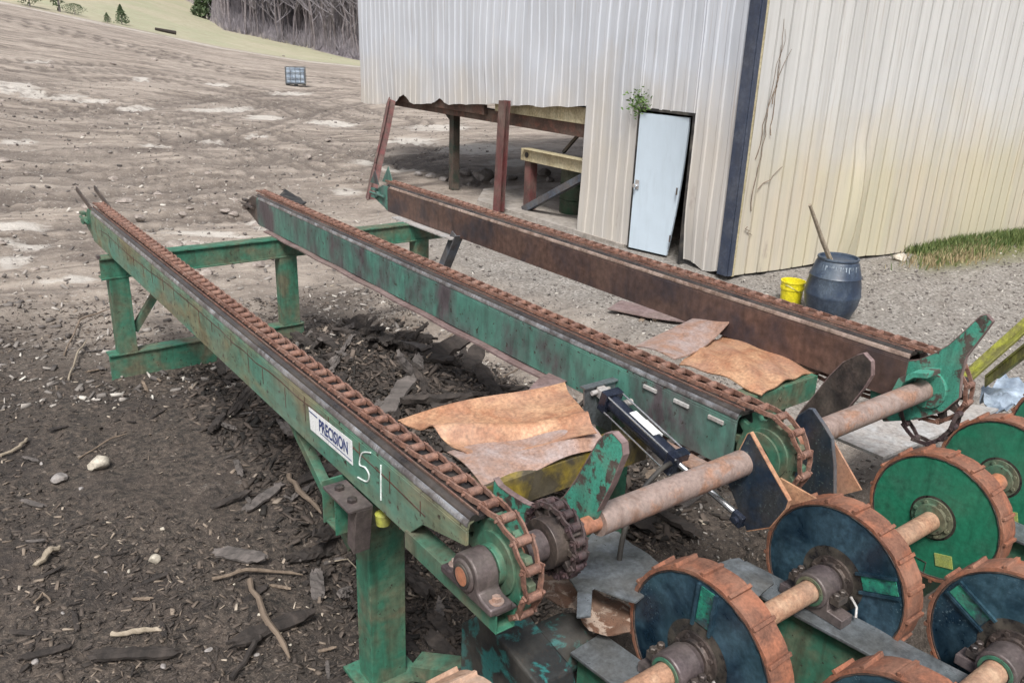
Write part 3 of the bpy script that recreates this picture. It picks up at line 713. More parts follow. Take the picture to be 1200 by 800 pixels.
# near left post with bracket
m = MB(); m.box(1.455, 1.64, 2.93, 2.94, .0, .93); m.box(1.455, 1.64, 3.06, 3.07, .0, .93); m.box(1.455, 1.465, 2.94, 3.06, 0, .93); m.box(1.63, 1.64, 2.94, 3.06, 0, .93)
post = build(m, 'leg', 'green', deck, bevel=.003)
m = MB(); m.box(1.40, 1.70, 2.86, 3.14, .0, .02); build(m, 'foot_plate', 'green', post, bevel=.002)
m = MB(); m.box(1.43, 1.67, 2.89, 3.1, .93, .945); build(m, 'cap_plate', 'green', post, bevel=.002)
m = MB(); m.box(1.29, 1.66, 2.905, 2.915, .945, 1.155); m.box(1.29, 1.66, 3.03, 3.04, .945, 1.155); m.box(1.3, 1.66, 2.915, 3.03, .946, .958)
build(m, 'post_head', 'green', post, bevel=.002)
m = MB(); m.box(1.265, 1.375, 2.72, 2.97, 1.155, 1.167); m.prism([(2.72, 1.154), (2.80, 1.154), (2.82, .95), (2.76, .93)], 'x', 1.30, 1.375)
br = build(m, 'mounting_bracket', 'bearing', deck, bevel=.002)
m = MB()
for y in (2.79, 2.91): m.lathe([(.022, 0), (.022, .014), (.013, .018)], (1.315, y, 1.167), 'z', 6)
build(m, 'bolt', 'dark_steel', br)
m = MB(); m.lathe([(.03, 0), (.035, .05), (.02, .06)], (1.42, 2.72, 1.06), 'z', 12); build(m, 'grease_cap', 'yellow_paint', br, smooth=40)
m = MB(); m.bar((1.44, 3.05, .75), (1.44, 3.75, 1.17), .05, .05); build(m, 'brace', 'green', deck, bevel=.002)
m = MB(); m.bar((1.69, 2.9, .05), (1.95, 2.45, .18), .12, .09); build(m, 'brace', 'green', deck, bevel=.003)
# posts at the near right, hidden among the plates
for x in (3.0, 4.45):
    m = MB(); m.box(x-.06, x+.08, 2.93, 3.07, 0, ZB-.001); build(m, 'leg', 'green', deck, bevel=.003)
# tabs on strand two
for y0, y1 in ((2.575, 2.665), (2.365, 2.46), (2.155, 2.245)):
    m = MB(); m.obox((2.861, (y0+y1)/2, 1.385), (.006, 0, 0), (0, (y1-y0)/2, 0), (0, 0, .010))
    build(m, 'weld_tab', 'pale_steel', beams[1], bevel=.003)
m = MB(); m.grid(lambda u, v: (2.74+.13*u, 2.20+.28*v, 1.17-.02*u), 4, 4); build(m, 'ledge_plate', 'sheet_pink', beams[1], solid=.01)
# maker's plate and the number on strand one
xs = XW[0]-.003
def P1(u, v, dx=0): q = onx(u, v, XW[0]); return (XW[0]-.0025-dx, q[1], q[2])
m = MB()
y_l = 3.33; y_r = 2.895
zt_, zb_ = 1.385, 1.272
m.add([(xs, 3.335, 1.372), (xs, 2.89, 1.387), (xs, 2.89, 1.272), (xs, 3.325, 1.262)], [(0, 1, 2, 3)])
plate = build(m, 'nameplate', 'white_paint', beams[0], solid=.0015)
def text_mesh(body, size, ax, ay, origin, ext=.001, shear=0):
    cu = bpy.data.curves.new('lettering', 'FONT'); cu.body = body; cu.size = size; cu.extrude = ext; cu.shear = shear; cu.offset = size*.02
    to = bpy.data.objects.new('tmp', cu); col.objects.link(to); bpy.context.view_layer.update()
    me = bpy.data.meshes.new_from_object(to.evaluated_get(bpy.context.evaluated_depsgraph_get()))
    bpy.data.objects.remove(to)
    ax = Vector(ax); ay = Vector(ay); az = ax.cross(ay); o = Vector(origin)
    mb = MB(); mb.add([o+ax*v.co.x+ay*v.co.y+az*v.co.z for v in me.vertices], [tuple(p.vertices) for p in me.polygons])
    return mb
tm = text_mesh('PRECISION', .082, (0, -.74, .02), (0, 0, 1), (xs-.002, 3.225, 1.300), .0006)
build(tm, 'lettering', 'blue_ink', plate)
m = MB(); m.box(xs-.0022, xs-.0012, 2.90, 3.21, 1.288, 1.2915); m.box(xs-.0022, xs-.0012, 3.24, 3.33, 1.352, 1.358); build(m, 'underline', 'blue_ink', plate)
def zp(x, y): return (300+x/4., 400+y/4.)
five = [(540, 520), (500, 522), (488, 575), (515, 590), (533, 625), (522, 655), (480, 635)]
one = [(588, 578), (588, 742)]
m = MB()
for st in (five, one):
    pts = [Vector(P1(*zp(*p))) for p in st]
    if len(pts) > 2:
        q = []
        for k in range(len(pts)-1):
            p0 = pts[max(k-1, 0)]; p1 = pts[k]; p2 = pts[k+1]; p3 = pts[min(k+2, len(pts)-1)]
            for t in np.linspace(0, 1, 5)[:-1]:
                q.append(.5*((2*p1)+(-p0+p2)*t+(2*p0-5*p1+4*p2-p3)*t*t+(-p0+3*p1-3*p2+p3)*t**3))
        pts = q+[pts[-1]]
    m.tube(pts, .0035, 6)
build(m, 'painted_number', 'chalk', beams[0])

# ------------------------------------------------------------------ bent chute sheets
def patch(c00, c10, c11, c01, nu, nv, fn=None):
    c00, c10, c11, c01 = map(Vector, (c00, c10, c11, c01))
    def g(u, v):
        p = (c00*(1-u)+c10*u)*(1-v)+(c01*(1-u)+c11*u)*v
        if fn: p = p+Vector(fn(u, v))
        return p
    return MB().grid(g, nu, nv)
L_ = lambda u, v, z: tuple(onz(u, v, z))
# rust sheet between strands one and two, upper leaf
o = build(patch(L_(466, 497, 1.16), L_(662, 448, 1.25), L_(700, 512, 1.22), L_(548, 532, 1.18), 40, 24,
      lambda u, v: (0, .012*math.sin(v*9), .055*math.exp(-((v-.62-.25*(u-.5))/.10)**2)*(1-.4*u)-.04*math.exp(-((v-.80)/.10)**2)*math.exp(-((u-.35)/.3)**2)+.02*math.sin(u*5+v*3)+.02*math.exp(-(v/.1)**2))), 'chute_sheet', 'sheet_rust', None, smooth=True, solid=.006, loc=(2.3, 2.8, 1.2))
tag(o, 'buckled orange rusty chute sheet between the left and middle chain beams', 'metal sheet')
o = build(patch(L_(524, 530, 1.15), L_(690, 497, 1.22), L_(712, 516, 1.20), L_(566, 568, 1.155), 36, 14,
      lambda u, v: (0, 0, .02*math.sin(v*PI)+.012*math.sin(u*9+v*2)-.02*v)), 'chute_sheet', 'sheet_pink', None, smooth=True, solid=.006, loc=(2.2, 2.6, 1.18))
tag(o, 'pinkish rusty lip sheet lying above the yellow stained cross beam', 'metal sheet')
o = build(patch(L_(615, 463, 1.17), L_(648, 432, 1.20), L_(672, 440, 1.2), L_(640, 470, 1.18), 10, 8, lambda u, v: (0, 0, .02*math.sin(u*4))), 'metal_scrap', 'strip_pink', None, smooth=True, solid=.006, loc=(2.7, 3.2, 1.18))
tag(o, 'small curled rusty offcut behind the buckled orange sheet', 'metal scrap')
# sheets between strands two and three
o = build(patch(L_(744, 406, 1.18), L_(828, 366, 1.22), L_(869, 363, 1.33), L_(790, 421, 1.20), 30, 18,
      lambda u, v: (0, 0, -.085*math.sin(u*PI)*v**1.3+.02*math.sin(v*PI)*(1-u)+.03*v**4*u)), 'chute_sheet', 'sheet_pink', None, smooth=True, solid=.009, loc=(4.1, 3.4, 1.2))
tag(o, 'curved pinkish steel sheet with one lifted edge between middle and right chain beams', 'metal sheet')
o = build(patch(L_(796, 428, 1.14), L_(850, 388, 1.18), L_(963, 428, 1.17), L_(892, 464, 1.16), 30, 24,
      lambda u, v: (0, 0, .02*math.sin(u*5)+.03*math.sin(v*PI)-.04*max(0, u-.85)*6*v+.008*math.sin(u*20+v*13))), 'chute_sheet', 'sheet_rust', None, smooth=True, solid=.008, loc=(4.0, 2.9, 1.15))
tag(o, 'flat orange rusty sheet just left of the dark right chain beam', 'metal sheet')
# hydraulic cylinder
hyd = thing('hydraulic_cylinder', (2.85, 2.6, 1.2), 'black hydraulic cylinder with chrome rod passing below the drive shaft', 'hydraulic cylinder')
A = Vector(onx(712, 462, 2.68)); B = Vector(onz(795, 540, 1.14))
A = Vector(onz(708, 462, 1.31)); B = Vector(onz(797, 545, 1.16)); Cc = Vector(onz(868, 606, 1.02))
d = (B-A).normalized()
m = MB(); m.tube([A+d*.05, B-d*.03], .042, 24); barrel = build(m, 'barrel', 'black_paint', hyd, smooth=40)
for t in (.05, None):
    c = A+d*.05 if t else B-d*.03
    m = MB(); m.obox(c, d*.025, d.cross(Vector((0, 0, 1))).normalized()*.055, d.cross(Vector((1, 0, 0))).normalized()*.055)
    build(m, 'end_cap', 'black_paint', hyd, bevel=.004)
m = MB(); m.tube([B-d*.05, Cc], .016, 16); build(m, 'piston_rod', 'chrome', hyd, smooth=40)
sd = d.cross(Vector((0, 0, 1))).normalized(); up = sd.cross(d).normalized()
for a_ in (1, -1):
    for b_ in (1, -1):
        m = MB(); m.tube([A+d*.03+sd*.047*a_+up*.047*b_, B+sd*.047*a_+up*.047*b_], .0045, 8); build(m, 'tie_rod', 'chrome', hyd, smooth=40)
m = MB(); m.obox(A+d*.30+up*.044, d*.09, sd*.022, up*.002); m.obox(A+d*.33-sd*.044+up*.01, d*.06, sd*.002, up*.02); build(m, 'decal', 'white_paint', barrel)
m = MB(); m.tube([A+d*.10-sd*.05, A+d*.10-sd*.10], .018, 10); build(m, 'port_fitting', 'pale_steel', hyd, smooth=40)
m = MB(); m.bar(A-d*.04, A+d*.03, .05, .05); m.tube([A-d*.03-sd*.06, A-d*.03+sd*.06], .014, 10)
build(m, 'clevis', 'pale_steel', hyd, bevel=.003)
m = MB(); m.obox(Cc, d*.03, sd*.035, up*.03); m.tube([Cc-sd*.08, Cc+sd*.05], .018, 12); build(m, 'rod_clevis', 'black_paint', hyd, bevel=.004)
hp = [B-d*.03+sd*-.03, B+Vector((-.12, .0, .02)), B+Vector((-.28, -.02, -.06)), B+Vector((-.40, -.06, -.22)), B+Vector((-.45, -.1, -.42))]
q = []
for k in range(len(hp)-1):
    p0 = hp[max(k-1, 0)]; p1 = hp[k]; p2 = hp[k+1]; p3 = hp[min(k+2, len(hp)-1)]
    for t in np.linspace(0, 1, 7)[:-1]: q.append(.5*((2*p1)+(-p0+p2)*t+(2*p0-5*p1+4*p2-p3)*t*t+(-p0+3*p1-3*p2+p3)*t**3))
m = MB(); m.tube(q, .012, 10); build(m, 'hose', 'rubber', hyd, smooth=True)
# bracket that carries the cylinder, part of the deck
m = MB(); yb = 2.86
a0 = ony(685, 455, yb); b0 = ony(722, 446, yb); c0 = ony(716, 506, yb); e0 = ony(685, 492, yb)
m.prism([(a0[0], a0[2]), (b0[0], b0[2]), (c0[0], c0[2]), (e0[0], e0[2])], 'y', yb, yb+.012)
m.box(a0[0]-.005, b0[0]+.01, yb-.012, yb+.03, b0[2], b0[2]+.010)
build(m, 'cylinder_bracket', 'grey_steel', deck, bevel=.002)

# ------------------------------------------------------------------ gear drive under the near end
gd = thing('gear_drive', (1.8, 2.1, 0), 'turquoise gear drive with peeling paint in the dark below the left sprocket', 'gear drive')
m = MB(); m.prism([(1.92, .40), (1.86, .62), (1.90, .72), (2.28, .80), (2.42, .66), (2.42, .40)], 'x', 1.62, 1.80); build(m, 'housing', 'teal', gd, bevel=.012)
m = MB(); m.lathe([(.11, 0), (.12, .02), (.12, .20), (.10, .26), (.05, .27)], (1.80, 2.15, .58), 'x', 28); build(m, 'motor', 'teal', gd, smooth=35)
m = MB(); m.box(1.6, 2.1, 1.85, 2.45, -1.3, .40); build(m, 'pedestal', 'dark_steel', gd, bevel=.006)
# cross beam beneath
# ------------------------------------------------------------------ loose plates in the gap
def flat_poly(px, z, th, name, mat, label, cat, warp=None, sub=True, zs=None):
    pts = [Vector(onz(u, v, (zs[i] if zs else z))) for i, (u, v) in enumerate(px)]
    c = sum(pts, Vector())/len(pts)
    bm = bmesh.new(); vs = [bm.verts.new(p) for p in pts]; bm.faces.new(vs)
    bmesh.ops.triangulate(bm, faces=bm.faces[:]); bmesh.ops.subdivide_edges(bm, edges=bm.edges[:], cuts=7, use_grid_fill=True)
    bm.verts.ensure_lookup_table()
    m = MB(); m.v = [tuple(v.co) for v in bm.verts]; m.f = [tuple(v.index for v in f.verts) for f in bm.faces]
    bm.verts.index_update(); m.f = [tuple(v.index for v in f.verts) for f in bm.faces]
    if warp: m.v = [(x, y, z_+warp(x, y)) for x, y, z_ in m.v]
    bm.free()
    o = build(m, name, mat, None, solid=th, loc=tuple(c), smooth=38 if warp else False)
    return tag(o, label, cat)
def wv(a, k): return lambda x, y: a*float(fbm(np.array([x*k]), np.array([y*k]), 55, 3)[0])
pl = flat_poly([(690, 622), (725, 622), (752, 640), (772, 662), (768, 690), (745, 708), (722, 700), (697, 688), (694, 690), (692, 724), (676, 722), (677, 692), (666, 672), (668, 650)], .86, .008, 'guard_plate', 'grey_steel',
     'dented grey guard plate with a hanging tongue between drive shaft and wheel', 'metal plate', wv(.05, 4))
flat_poly([(628, 690), (640, 672), (668, 655), (690, 690), (738, 712), (738, 742), (712, 747), (690, 742), (668, 718), (640, 704)], .70, .008, 'torn_sheet', 'crumple',
     'torn crumpled sheet caked with mud under the grey guard plate', 'metal scrap', wv(.07, 7))
flat_poly([(826, 662), (848, 657), (866, 652), (905, 672), (907, 682), (880, 702), (862, 690)], .82, .008, 'guard_plate', 'grey_steel', 'small bent grey plate with a jagged edge between the two blue wheels', 'metal plate', wv(.06, 5))
flat_poly([(976, 512), (1065, 466), (1112, 470), (1170, 480), (1125, 500), (1035, 537)], .55, .02, 'walkway_plate', 'pale_steel', 'flat pale walkway plate on the ground behind the green wheels', 'metal plate')
flat_poly([(1150, 452), (1185, 442), (1200, 446), (1215, 462), (1195, 474), (1165, 486), (1152, 470)], .52, .008, 'sheet_scrap', 'tote_side', 'crumpled bluish sheet scrap right of the slack chain', 'metal scrap', wv(.18, 7))
flat_poly([(1172, 628), (1200, 645), (1230, 660), (1230, 640), (1200, 628), (1180, 618)], .45, .02, 'plate_offcut', 'pale_steel', 'pale steel offcut below the green wheels at the right edge', 'metal plate')
wkp = MB(); 
flat_poly([(712, 362), (728, 352), (800, 368), (806, 378), (760, 372)], .02, .012, 'rusty_plate', 'strip_pink', 'reddish brown rusty plate lying on the gravel between the middle and right beams', 'metal plate')
flat_poly([(318, 230), (335, 225), (352, 230), (359, 238), (345, 242)], .10, .02, 'rubber_scrap', 'rubber', 'black rubber scrap on the ground behind the tail of the middle beam', 'scrap', wv(.1, 3))
flat_poly([(40, 335), (62, 324), (100, 316), (112, 320), (86, 332), (50, 340)], .03, .02, 'board', 'stick_pale', 'pale weathered board lying flat behind the green cross beam at the left', 'board')
# angle irons, mossy yellow
for (p, q, z, lab) in (((1138, 440), (1206, 380), .80, 'mossy yellow angle iron, the longer upper one of two at the right edge'), ((1163, 442), (1206, 408), .72, 'mossy yellow angle iron, the shorter lower one of two at the right edge')):
    a = Vector(onz(*p, z-.1)); b = Vector(onz(*q, z+.35)); b = a+(b-a)*1.3; c = (a+b)/2
    m = MB(); m.bar(a, b, .10, .010); m.bar(a+Vector((0, .045, -.05)), b+Vector((0, .045, -.05)), .010, .10)
    tag(build(m, 'angle_iron', 'yellow_paint', None, bevel=.002, loc=tuple(c)), lab, 'angle iron')

# ------------------------------------------------------------------ log turner with cleated wheels
turner = thing('log_turner', (3.0, 1.4, 0), 'log turner with two rows of orange rimmed cleated wheels on rusty shafts', 'log turner')
def wheel(x, y, z, disc, patch_ang=None, rimmat='rim', R=.35, flange=True, phase=0.0, plate=False, lab=None, w=.115):
    m = MB(); m.lathe([(.0, 0), (R-.006, 0), (R-.006, .012), (0, .012)], (x, y, z), 'x', 64)
    wh = build(m, 'wheel', disc, turner, smooth=40, label=lab)
    m = MB(); tor = []
    for k in range(97):
        a = 2*PI*k/96; rr_ = R-.016+random.uniform(-.0015, .0015); tor.append((x-.001, y+rr_*math.cos(a), z+rr_*math.sin(a)))
    m.tube(tor, [.0035+random.uniform(0, .002) for _ in tor], 5, cap=False); build(m, 'weld_bead', 'dark_steel', wh, smooth=True)
    m = MB(); m.lathe([(.150 if disc == 'disc_blue' else .118, -.0012), (.106, -.0022)], (x, y, z), 'x', 48); build(m, 'grease_ring', 'grease', wh, smooth=60)
    m = MB(); n = 17; sub = 4; prof = []
    for k in range(n):
        for j in range(sub):
            a = 2*PI*(k+j/sub)/n+phase; r = R+.002+.007*(j/sub); prof.append((a, r))
    nn = len(prof); vs = []
    for xx, ri in ((x-.006, 0), (x+w, 0), (x+w, 1), (x-.006, 1)):
        for a, r in prof:
            rr = r if ri == 0 else R-.012
            jx = random.uniform(-.0015, .0015)
            vs.append((xx+jx, y+rr*math.cos(a), z+rr*math.sin(a)))
    fs = []
    for b in range(4):
        b2 = (b+1) % 4
        for k in range(nn): fs.append((b*nn+k, b*nn+(k+1) % nn, b2*nn+(k+1) % nn, b2*nn+k))
    m.add(vs, fs)
    for k in range(n):
        a = 2*PI*k/n+phase-.015; r = R+.008; cx = x+w/2-.003
        sk = random.uniform(-.01, .01)
        m.obox((cx, y+r*math.cos(a), z+r*math.sin(a)), (w/2+random.uniform(0, .004), 0, sk*.5), (0, -math.sin(a)*.008, math.cos(a)*.008), (0, math.cos(a)*.009, math.sin(a)*.009))
    build(m, 'rim', rimmat, wh, bevel=.002)
    if flange:
        m = MB(); m.lathe([(.105, -.014), (.105, 0)], (x, y, z), 'x', 40); m.lathe([(.078, -.03), (.082, -.014)], (x, y, z), 'x', 40)
        for k in range(8):
            a = 2*PI*k/8+.3; m.lathe([(.011, -.024), (.011, -.014)], (x, y+.09*math.cos(a), z+.09*math.sin(a)), 'x', 6)
        build(m, 'hub_flange', 'green' if disc == 'disc_green' else 'dark_steel', wh, smooth=40)
    if patch_ang is not None:
        t = Vector((0, math.cos(patch_ang), math.sin(patch_ang))); s_ = Vector((0, -math.sin(patch_ang), math.cos(patch_ang)))
        c = Vector((x, y, z)); m = MB()
        for q in (-1, 1): m.obox(c+t*(R*.64)+s_*q*.042+Vector((-.006, 0, 0)), Vector((.007, 0, 0)), t*(R*.27), s_*.006)
        build(m, 'spoke_rib', disc, wh)
        m = MB(); m.obox(c+t*(R*.66)+Vector((-.002, 0, 0)), Vector((.003, 0, 0)), t*(R*.23), s_*.032); build(m, 'paint_patch', 'patch_green', wh)
    if plate:
        c = Vector((x-.002, y-.10, z-.20)); m = MB(); m.obox(c, (.002, 0, 0), (0, .042, -.012), (0, .010, .032)); build(m, 'label_plate', 'label_yellow', wh)
        c = Vector((x-.001, y+.02, z-.255)); m = MB(); m.obox(c, (.0025, 0, 0), (0, .04, 0), (0, 0, .0014)); m.obox(c+Vector((0, -.04, -.03)), (.0025, 0, 0), (0, .0014, 0), (0, 0, .03)); build(m, 'hatch_seam', 'dark_steel', wh)
    return wh
YB, ZW = 1.63, .775
Y2, Z2 = .93, .755
wheel(1.13, YB, ZW-.03, 'disc_blue', rimmat='rim_pale', phase=.1, lab='pale muddy wheel mostly below the bottom edge of the picture')
wheel(2.19, YB, ZW, 'disc_blue', patch_ang=1.62, phase=.05, R=.355, lab='blue wheel with upright green paint patch')
wheel(3.09, YB, ZW, 'disc_blue', patch_ang=2.75, phase=.22, lab='blue wheel with green patch to the right of its hub')
wheel(3.97, YB+.005, ZW+.005, 'disc_green', phase=.12, plate=True, R=.338, lab='green wheel with yellow label, nearer of the two')
wheel(4.70, YB+.01, ZW+.01, 'disc_green', phase=.3, plate=True, R=.338, lab='green wheel with yellow label, further of the two')
wheel(5.60, YB+.01, ZW+.01, 'disc_green', phase=.2, R=.34, lab='green wheel cut by the right edge of the picture')
wheel(3.30, Y2, Z2-.01, 'disc_blue', patch_ang=.50, phase=.15, R=.355, lab='blue wheel at the lower right corner')
wheel(2.42, Y2-.03, Z2-.06, 'disc_blue', phase=.25, R=.355, lab='wheel whose rim only rises above the bottom edge')
def patch_fix(): pass
m = MB(); m.tube([(1.1, YB, ZW), (3.97, YB, ZW)], .048, 28); build(m, 'roller_shaft', 'shaft_pale', turner, smooth=40)
m = MB(); m.tube([(3.97, YB, ZW), (6.0, YB, ZW)], .048, 28); build(m, 'roller_shaft', 'shaft_rust', turner, smooth=40)
m = MB(); m.tube([(2.2, Y2, Z2-.01), (5.8, Y2, Z2-.01)], .048, 28); build(m, 'roller_shaft', 'shaft_pale', turner, smooth=40)
def roller_bearing(x, y, z, base):
    m = MB()
    m.lathe([(.074, -.15), (.080, -.145), (.082, -.04), (.074, -.03), (.070, -.012)], (x, y, z), 'x', 36)
    m.prism([(y-.16, base), (y-.16, base+.045), (y-.085, base+.05), (y-.08, z+.01), (y+.08, z+.01), (y+.085, base+.05), (y+.16, base+.045), (y+.16, base)], 'x', x-.13, x-.05)
    b = build(m, 'roller_bearing', 'bearing', turner, bevel=.005, smooth=35)
    for s_ in (-1, 1):
        m = MB(); m.box(x-.125, x-.055, y+s_*.105-.022, y+s_*.105+.022, z-.02, z+.012)
        for q in (-.112, -.068):
            m.lathe([(.016, 0), (.016, .018), (.010, .022)], (x+q, y+s_*.105, z+.013), 'z', 6)
        build(m, 'cap_bolt', 'dark_steel', b, bevel=.002)
    m = MB(); m.lathe([(.053, -.156), (.066, -.156), (.066, -.149), (.053, -.149)], (x, y, z), 'x', 28, closed=True); build(m, 'seal_ring', 'green', b, smooth=40)
    m = MB(); m.tube([(x-.02, y-.12, z-.01), (x-.01, y-.15, z-.05), (x-.04, y-.17, base+.03)], .006, 8); build(m, 'grease_line', 'pale_steel', b, smooth=40)
    return b
for (x, y, z) in ((2.17, YB, ZW), (3.07, YB, ZW), (3.28, Y2, Z2-.01)): roller_bearing(x, y, z, .665)
def fbeam(xa, ya, xb, yb2, w=.19):
    # I-beam running roughly along y, slightly skewed
    m = MB()
    def q(dx, dy): return None
    a = Vector((xa, ya, 0)); b = Vector((xb, yb2, 0)); d = (b-a).normalized(); s_ = Vector((d.y, -d.x, 0)); L = (b-a).length; c = (a+b)/2
    m.obox(c+Vector((0, 0, .655)), d*L/2, s_*w/2, Vector((0, 0, .008)))
    f = build(m, 'frame_flange', 'grey_steel', turner, bevel=.003)
    m = MB()
    m.obox(c+Vector((0, 0, .455)), d*L/2, s_*.045, Vector((0, 0, .19)))
    m.obox(c+Vector((0, 0, .255)), d*L/2, s_*w/2, Vector((0, 0, .008)))
    return build(m, 'frame_beam', 'green', turner, bevel=.003)
fbeam(1.985, 2.03, 2.14, .3); fbeam(2.92, 2.02, 3.13, .3); fbeam(4.4, 2.05, 4.5, .3)
m = MB(); m.box(1.0, 6.2, .38, .50, .0, .245); m.box(1.0, 6.2, 1.78, 1.9, .0, .245); build(m, 'base_rail', 'green', turner, bevel=.004)

# ------------------------------------------------------------------ building
bld = thing('metal_building', (9.05, 7.15, 0), 'battered ribbed metal building raised on posts, pale grey side and cream side', 'building')
def ribbed(p0, d, L, nrm, bot, top, pitch, depth, name, mat, rib='box', extra=None, nz=14, breaks=()):
    """corrugated sheet wall: p0 base corner, d direction, bot/top heights as functions of s"""
    m = MB(); ss = []; s_ = 0.0
    while s_ < L:
        if rib == 'box': seq = [(0, 0), (.62, 0), (.70, 1), (.90, 1), (.98, 0)]
        elif rib == 'vee': seq = [(0, 1), (.80, 1), (.835, 0), (.93, 0), (.965, 1)]
        else: seq = [(k/8, .5-.5*math.cos(2*PI*k/8)) for k in range(8)]
        for t, o_ in seq:
            if s_+t*pitch <= L: ss.append((s_+t*pitch, o_))
        s_ += pitch
    for bk in breaks:
        ss += [(bk-.0005, 0), (bk+.0005, 0)]
    ss.sort()
    cols = []
    for s_, o_ in ss:
        if s_ < 0: continue
        b, t = bot(s_), top(s_)
        cl = []
        for k in range(nz+1):
            f = k/nz; z = b+(t-b)*f
            off = o_*depth+(extra(s_, z) if extra else 0)
            cl.append((p0[0]+d[0]*s_+nrm[0]*off, p0[1]+d[1]*s_+nrm[1]*off, z))
        cols.append((s_, cl))
    vs = [p for _, c in cols for p in c]; fs = []
    for i in range(len(cols)-1):
        if cols[i+1][0]-cols[i][0] < .0011: continue
        for k in range(nz): fs.append((i*(nz+1)+k, (i+1)*(nz+1)+k, (i+1)*(nz+1)+k+1, i*(nz+1)+k+1))
    m.add(vs, fs)
    return build(m, name, mat, bld, solid=.004, smooth=30)
HT = 5.6
CX, CY = 9.06, 7.17
def lb(s_):
    y = CY+s_
    if y < 7.98: return .03+.04*math.sin(y*9)
    if y < 9.02: return 2.10
    if y < 10.24: return .0+.03*math.sin(y*14)
    pts = [(10.24, 2.01), (12.4, 1.85), (12.9, 1.84), (14.2, 1.72), (15.4, 1.66), (15.8, 1.60), (16.4, 1.60), (16.8, 1.52), (18.2, 1.46)]
    z = float(np.interp(y, [p[0] for p in pts], [p[1] for p in pts]))
    z += .035*float(fbm(np.array([y*3.]), np.array([0.]), 3, 3)[0])
    if 14.3 < y < 15.0: z += .12*max(0, 1-abs(y-14.65)/.3)
    if 15.6 < y < 16.6: z += .20*max(0, 1-abs(y-16.0)/.4)
    return z
def lex(s_, z):
    y = CY+s_; e = -.05*float(fbm(np.array([y*.8]), np.array([z*.7]), 12, 3)[0])
    if y > 13 and z < 2.6: e += -.10*(2.6-z)*max(0, math.sin(y*3.1))*.6
    if 7.4 < y < 8.0 and z < .7: e -= .15*(.7-z)**1.2*(y-7.3)
    return e
ribbed((CX, CY), (0, 1), 10.85, (-1, 0), lb, lambda s_: HT, .21, .014, 'wall', 'wall_left', extra=lex, nz=22, breaks=(7.98-CY, 9.02-CY, 10.24-CY))['label'] = 'pale grey ribbed side wall with a torn bottom edge'
RD = Vector((.9932, -.1165)); RN = (-.1165, -.9932)
def rb(s_): return .02+.05*float(fbm(np.array([s_*.8]), np.array([3.]), 3, 3)[0])
def rex(s_, z):
    e = .008*float(fbm(np.array([s_*.5]), np.array([z*.5]), 19, 3)[0])
    if 1.9 < s_ < 2.5 and z < 1.7: e += .10*math.sin((s_-1.9)/.6*PI)*max(0, min(1, z/.5))*max(0, min(1, (1.7-z)/.4))
    return e
ribbed((CX+.12, CY-.06), RD, 24, RN, rb, lambda s_: HT, .23, .045, 'wall', 'wall_right', rib='vee', extra=rex, nz=16)['label'] = 'cream ribbed wall with yellow green stains'
# corner trim
m = MB(); m.box(CX-.045, CX-.030, CY-.10, CY+.07, .02, HT); m.box(CX-.03, CX+.06, CY-.115, CY-.10, .02, HT)
build(m, 'corner_trim', 'navy', bld, bevel=.003)
m = MB(); m.box(CX+.065, CX+.125, CY-.10, CY-.085, .0, HT); build(m, 'corner_trim', 'cream_steel', bld, bevel=.003)
# door opening frame, leaf
m = MB()
m.box(CX-.03, CX+.06, 9.005, 9.04, .0, 2.11); m.box(CX-.03, CX+.06, 7.95, 7.985, .0, 2.11); m.box(CX-.03, CX+.06, 7.985, 9.005, 2.07, 2.11)
df = build(m, 'door_frame', 'rubber', bld, bevel=.003)
m = MB()
A = Vector((CX-.02, 9.00, .02)); A2 = Vector((CX-.03, 8.98, 2.03)); B2 = Vector((CX+.02, 8.07, 2.04)); B1 = Vector((CX+.10, 8.32, .02))
m.grid(lambda u, v: (A*(1-u)+B1*u)*(1-v)+(A2*(1-u)+B2*u)*v+Vector((.05*math.sin(v*PI)*u, 0, 0)), 8, 12)
door = build(m, 'door', 'door_white', bld, solid=.035, smooth=True)
for z in (.3, 1.0, 1.75):
    m = MB(); m.tube([(CX+.03+.01*z, 8.15-.0+(.10*(1-z/2)), z-.05), (CX+.03+.01*z, 8.15+(.10*(1-z/2)), z+.05)], .012, 8); build(m, 'hinge', 'dark_steel', door, smooth=40)
m = MB(); m.box(CX-.046, CX-.036, 8.89, 8.96, .93, 1.06); build(m, 'lock_plate', 'pale_steel', door)
m = MB(); m.lathe([(.03, 0), (.03, -.015), (.012, -.02), (.012, -.05), (.03, -.055), (.03, -.08), (0, -.085)], (CX-.035, 8.92, .98), 'x', 16); build(m, 'handle', 'chrome', door, smooth=40)
# other walls and roof, floor
m = MB(); m.box(CX+.2, 33, 18.0, 18.04, 1.95, HT); m.box(32.8, 32.84, 4.4, 18, 0, HT); build(m, 'back_wall', 'wall_left', bld)
m = MB(); m.add([(CX-.3, 18.3, HT), (CX-.3, CY-.4, HT), (33, 4.0, HT), (33, 18.3, HT), (CX-.3, 12.5, HT+1.6), (33, 11, HT+1.6)], [(1, 2, 5, 4), (0, 4, 5, 3), (0, 1, 4), (3, 5, 2)])
build(m, 'roof', 'pale_steel', bld, solid=.03)
m = MB(); m.box(CX+3.2, CX+3.25, 7.3, 10.2, 0, HT-.1); m.box(CX+.6, CX+3.2, 10.2, 10.25, 0, HT-.1); build(m, 'inner_partition', 'post_dark', bld)
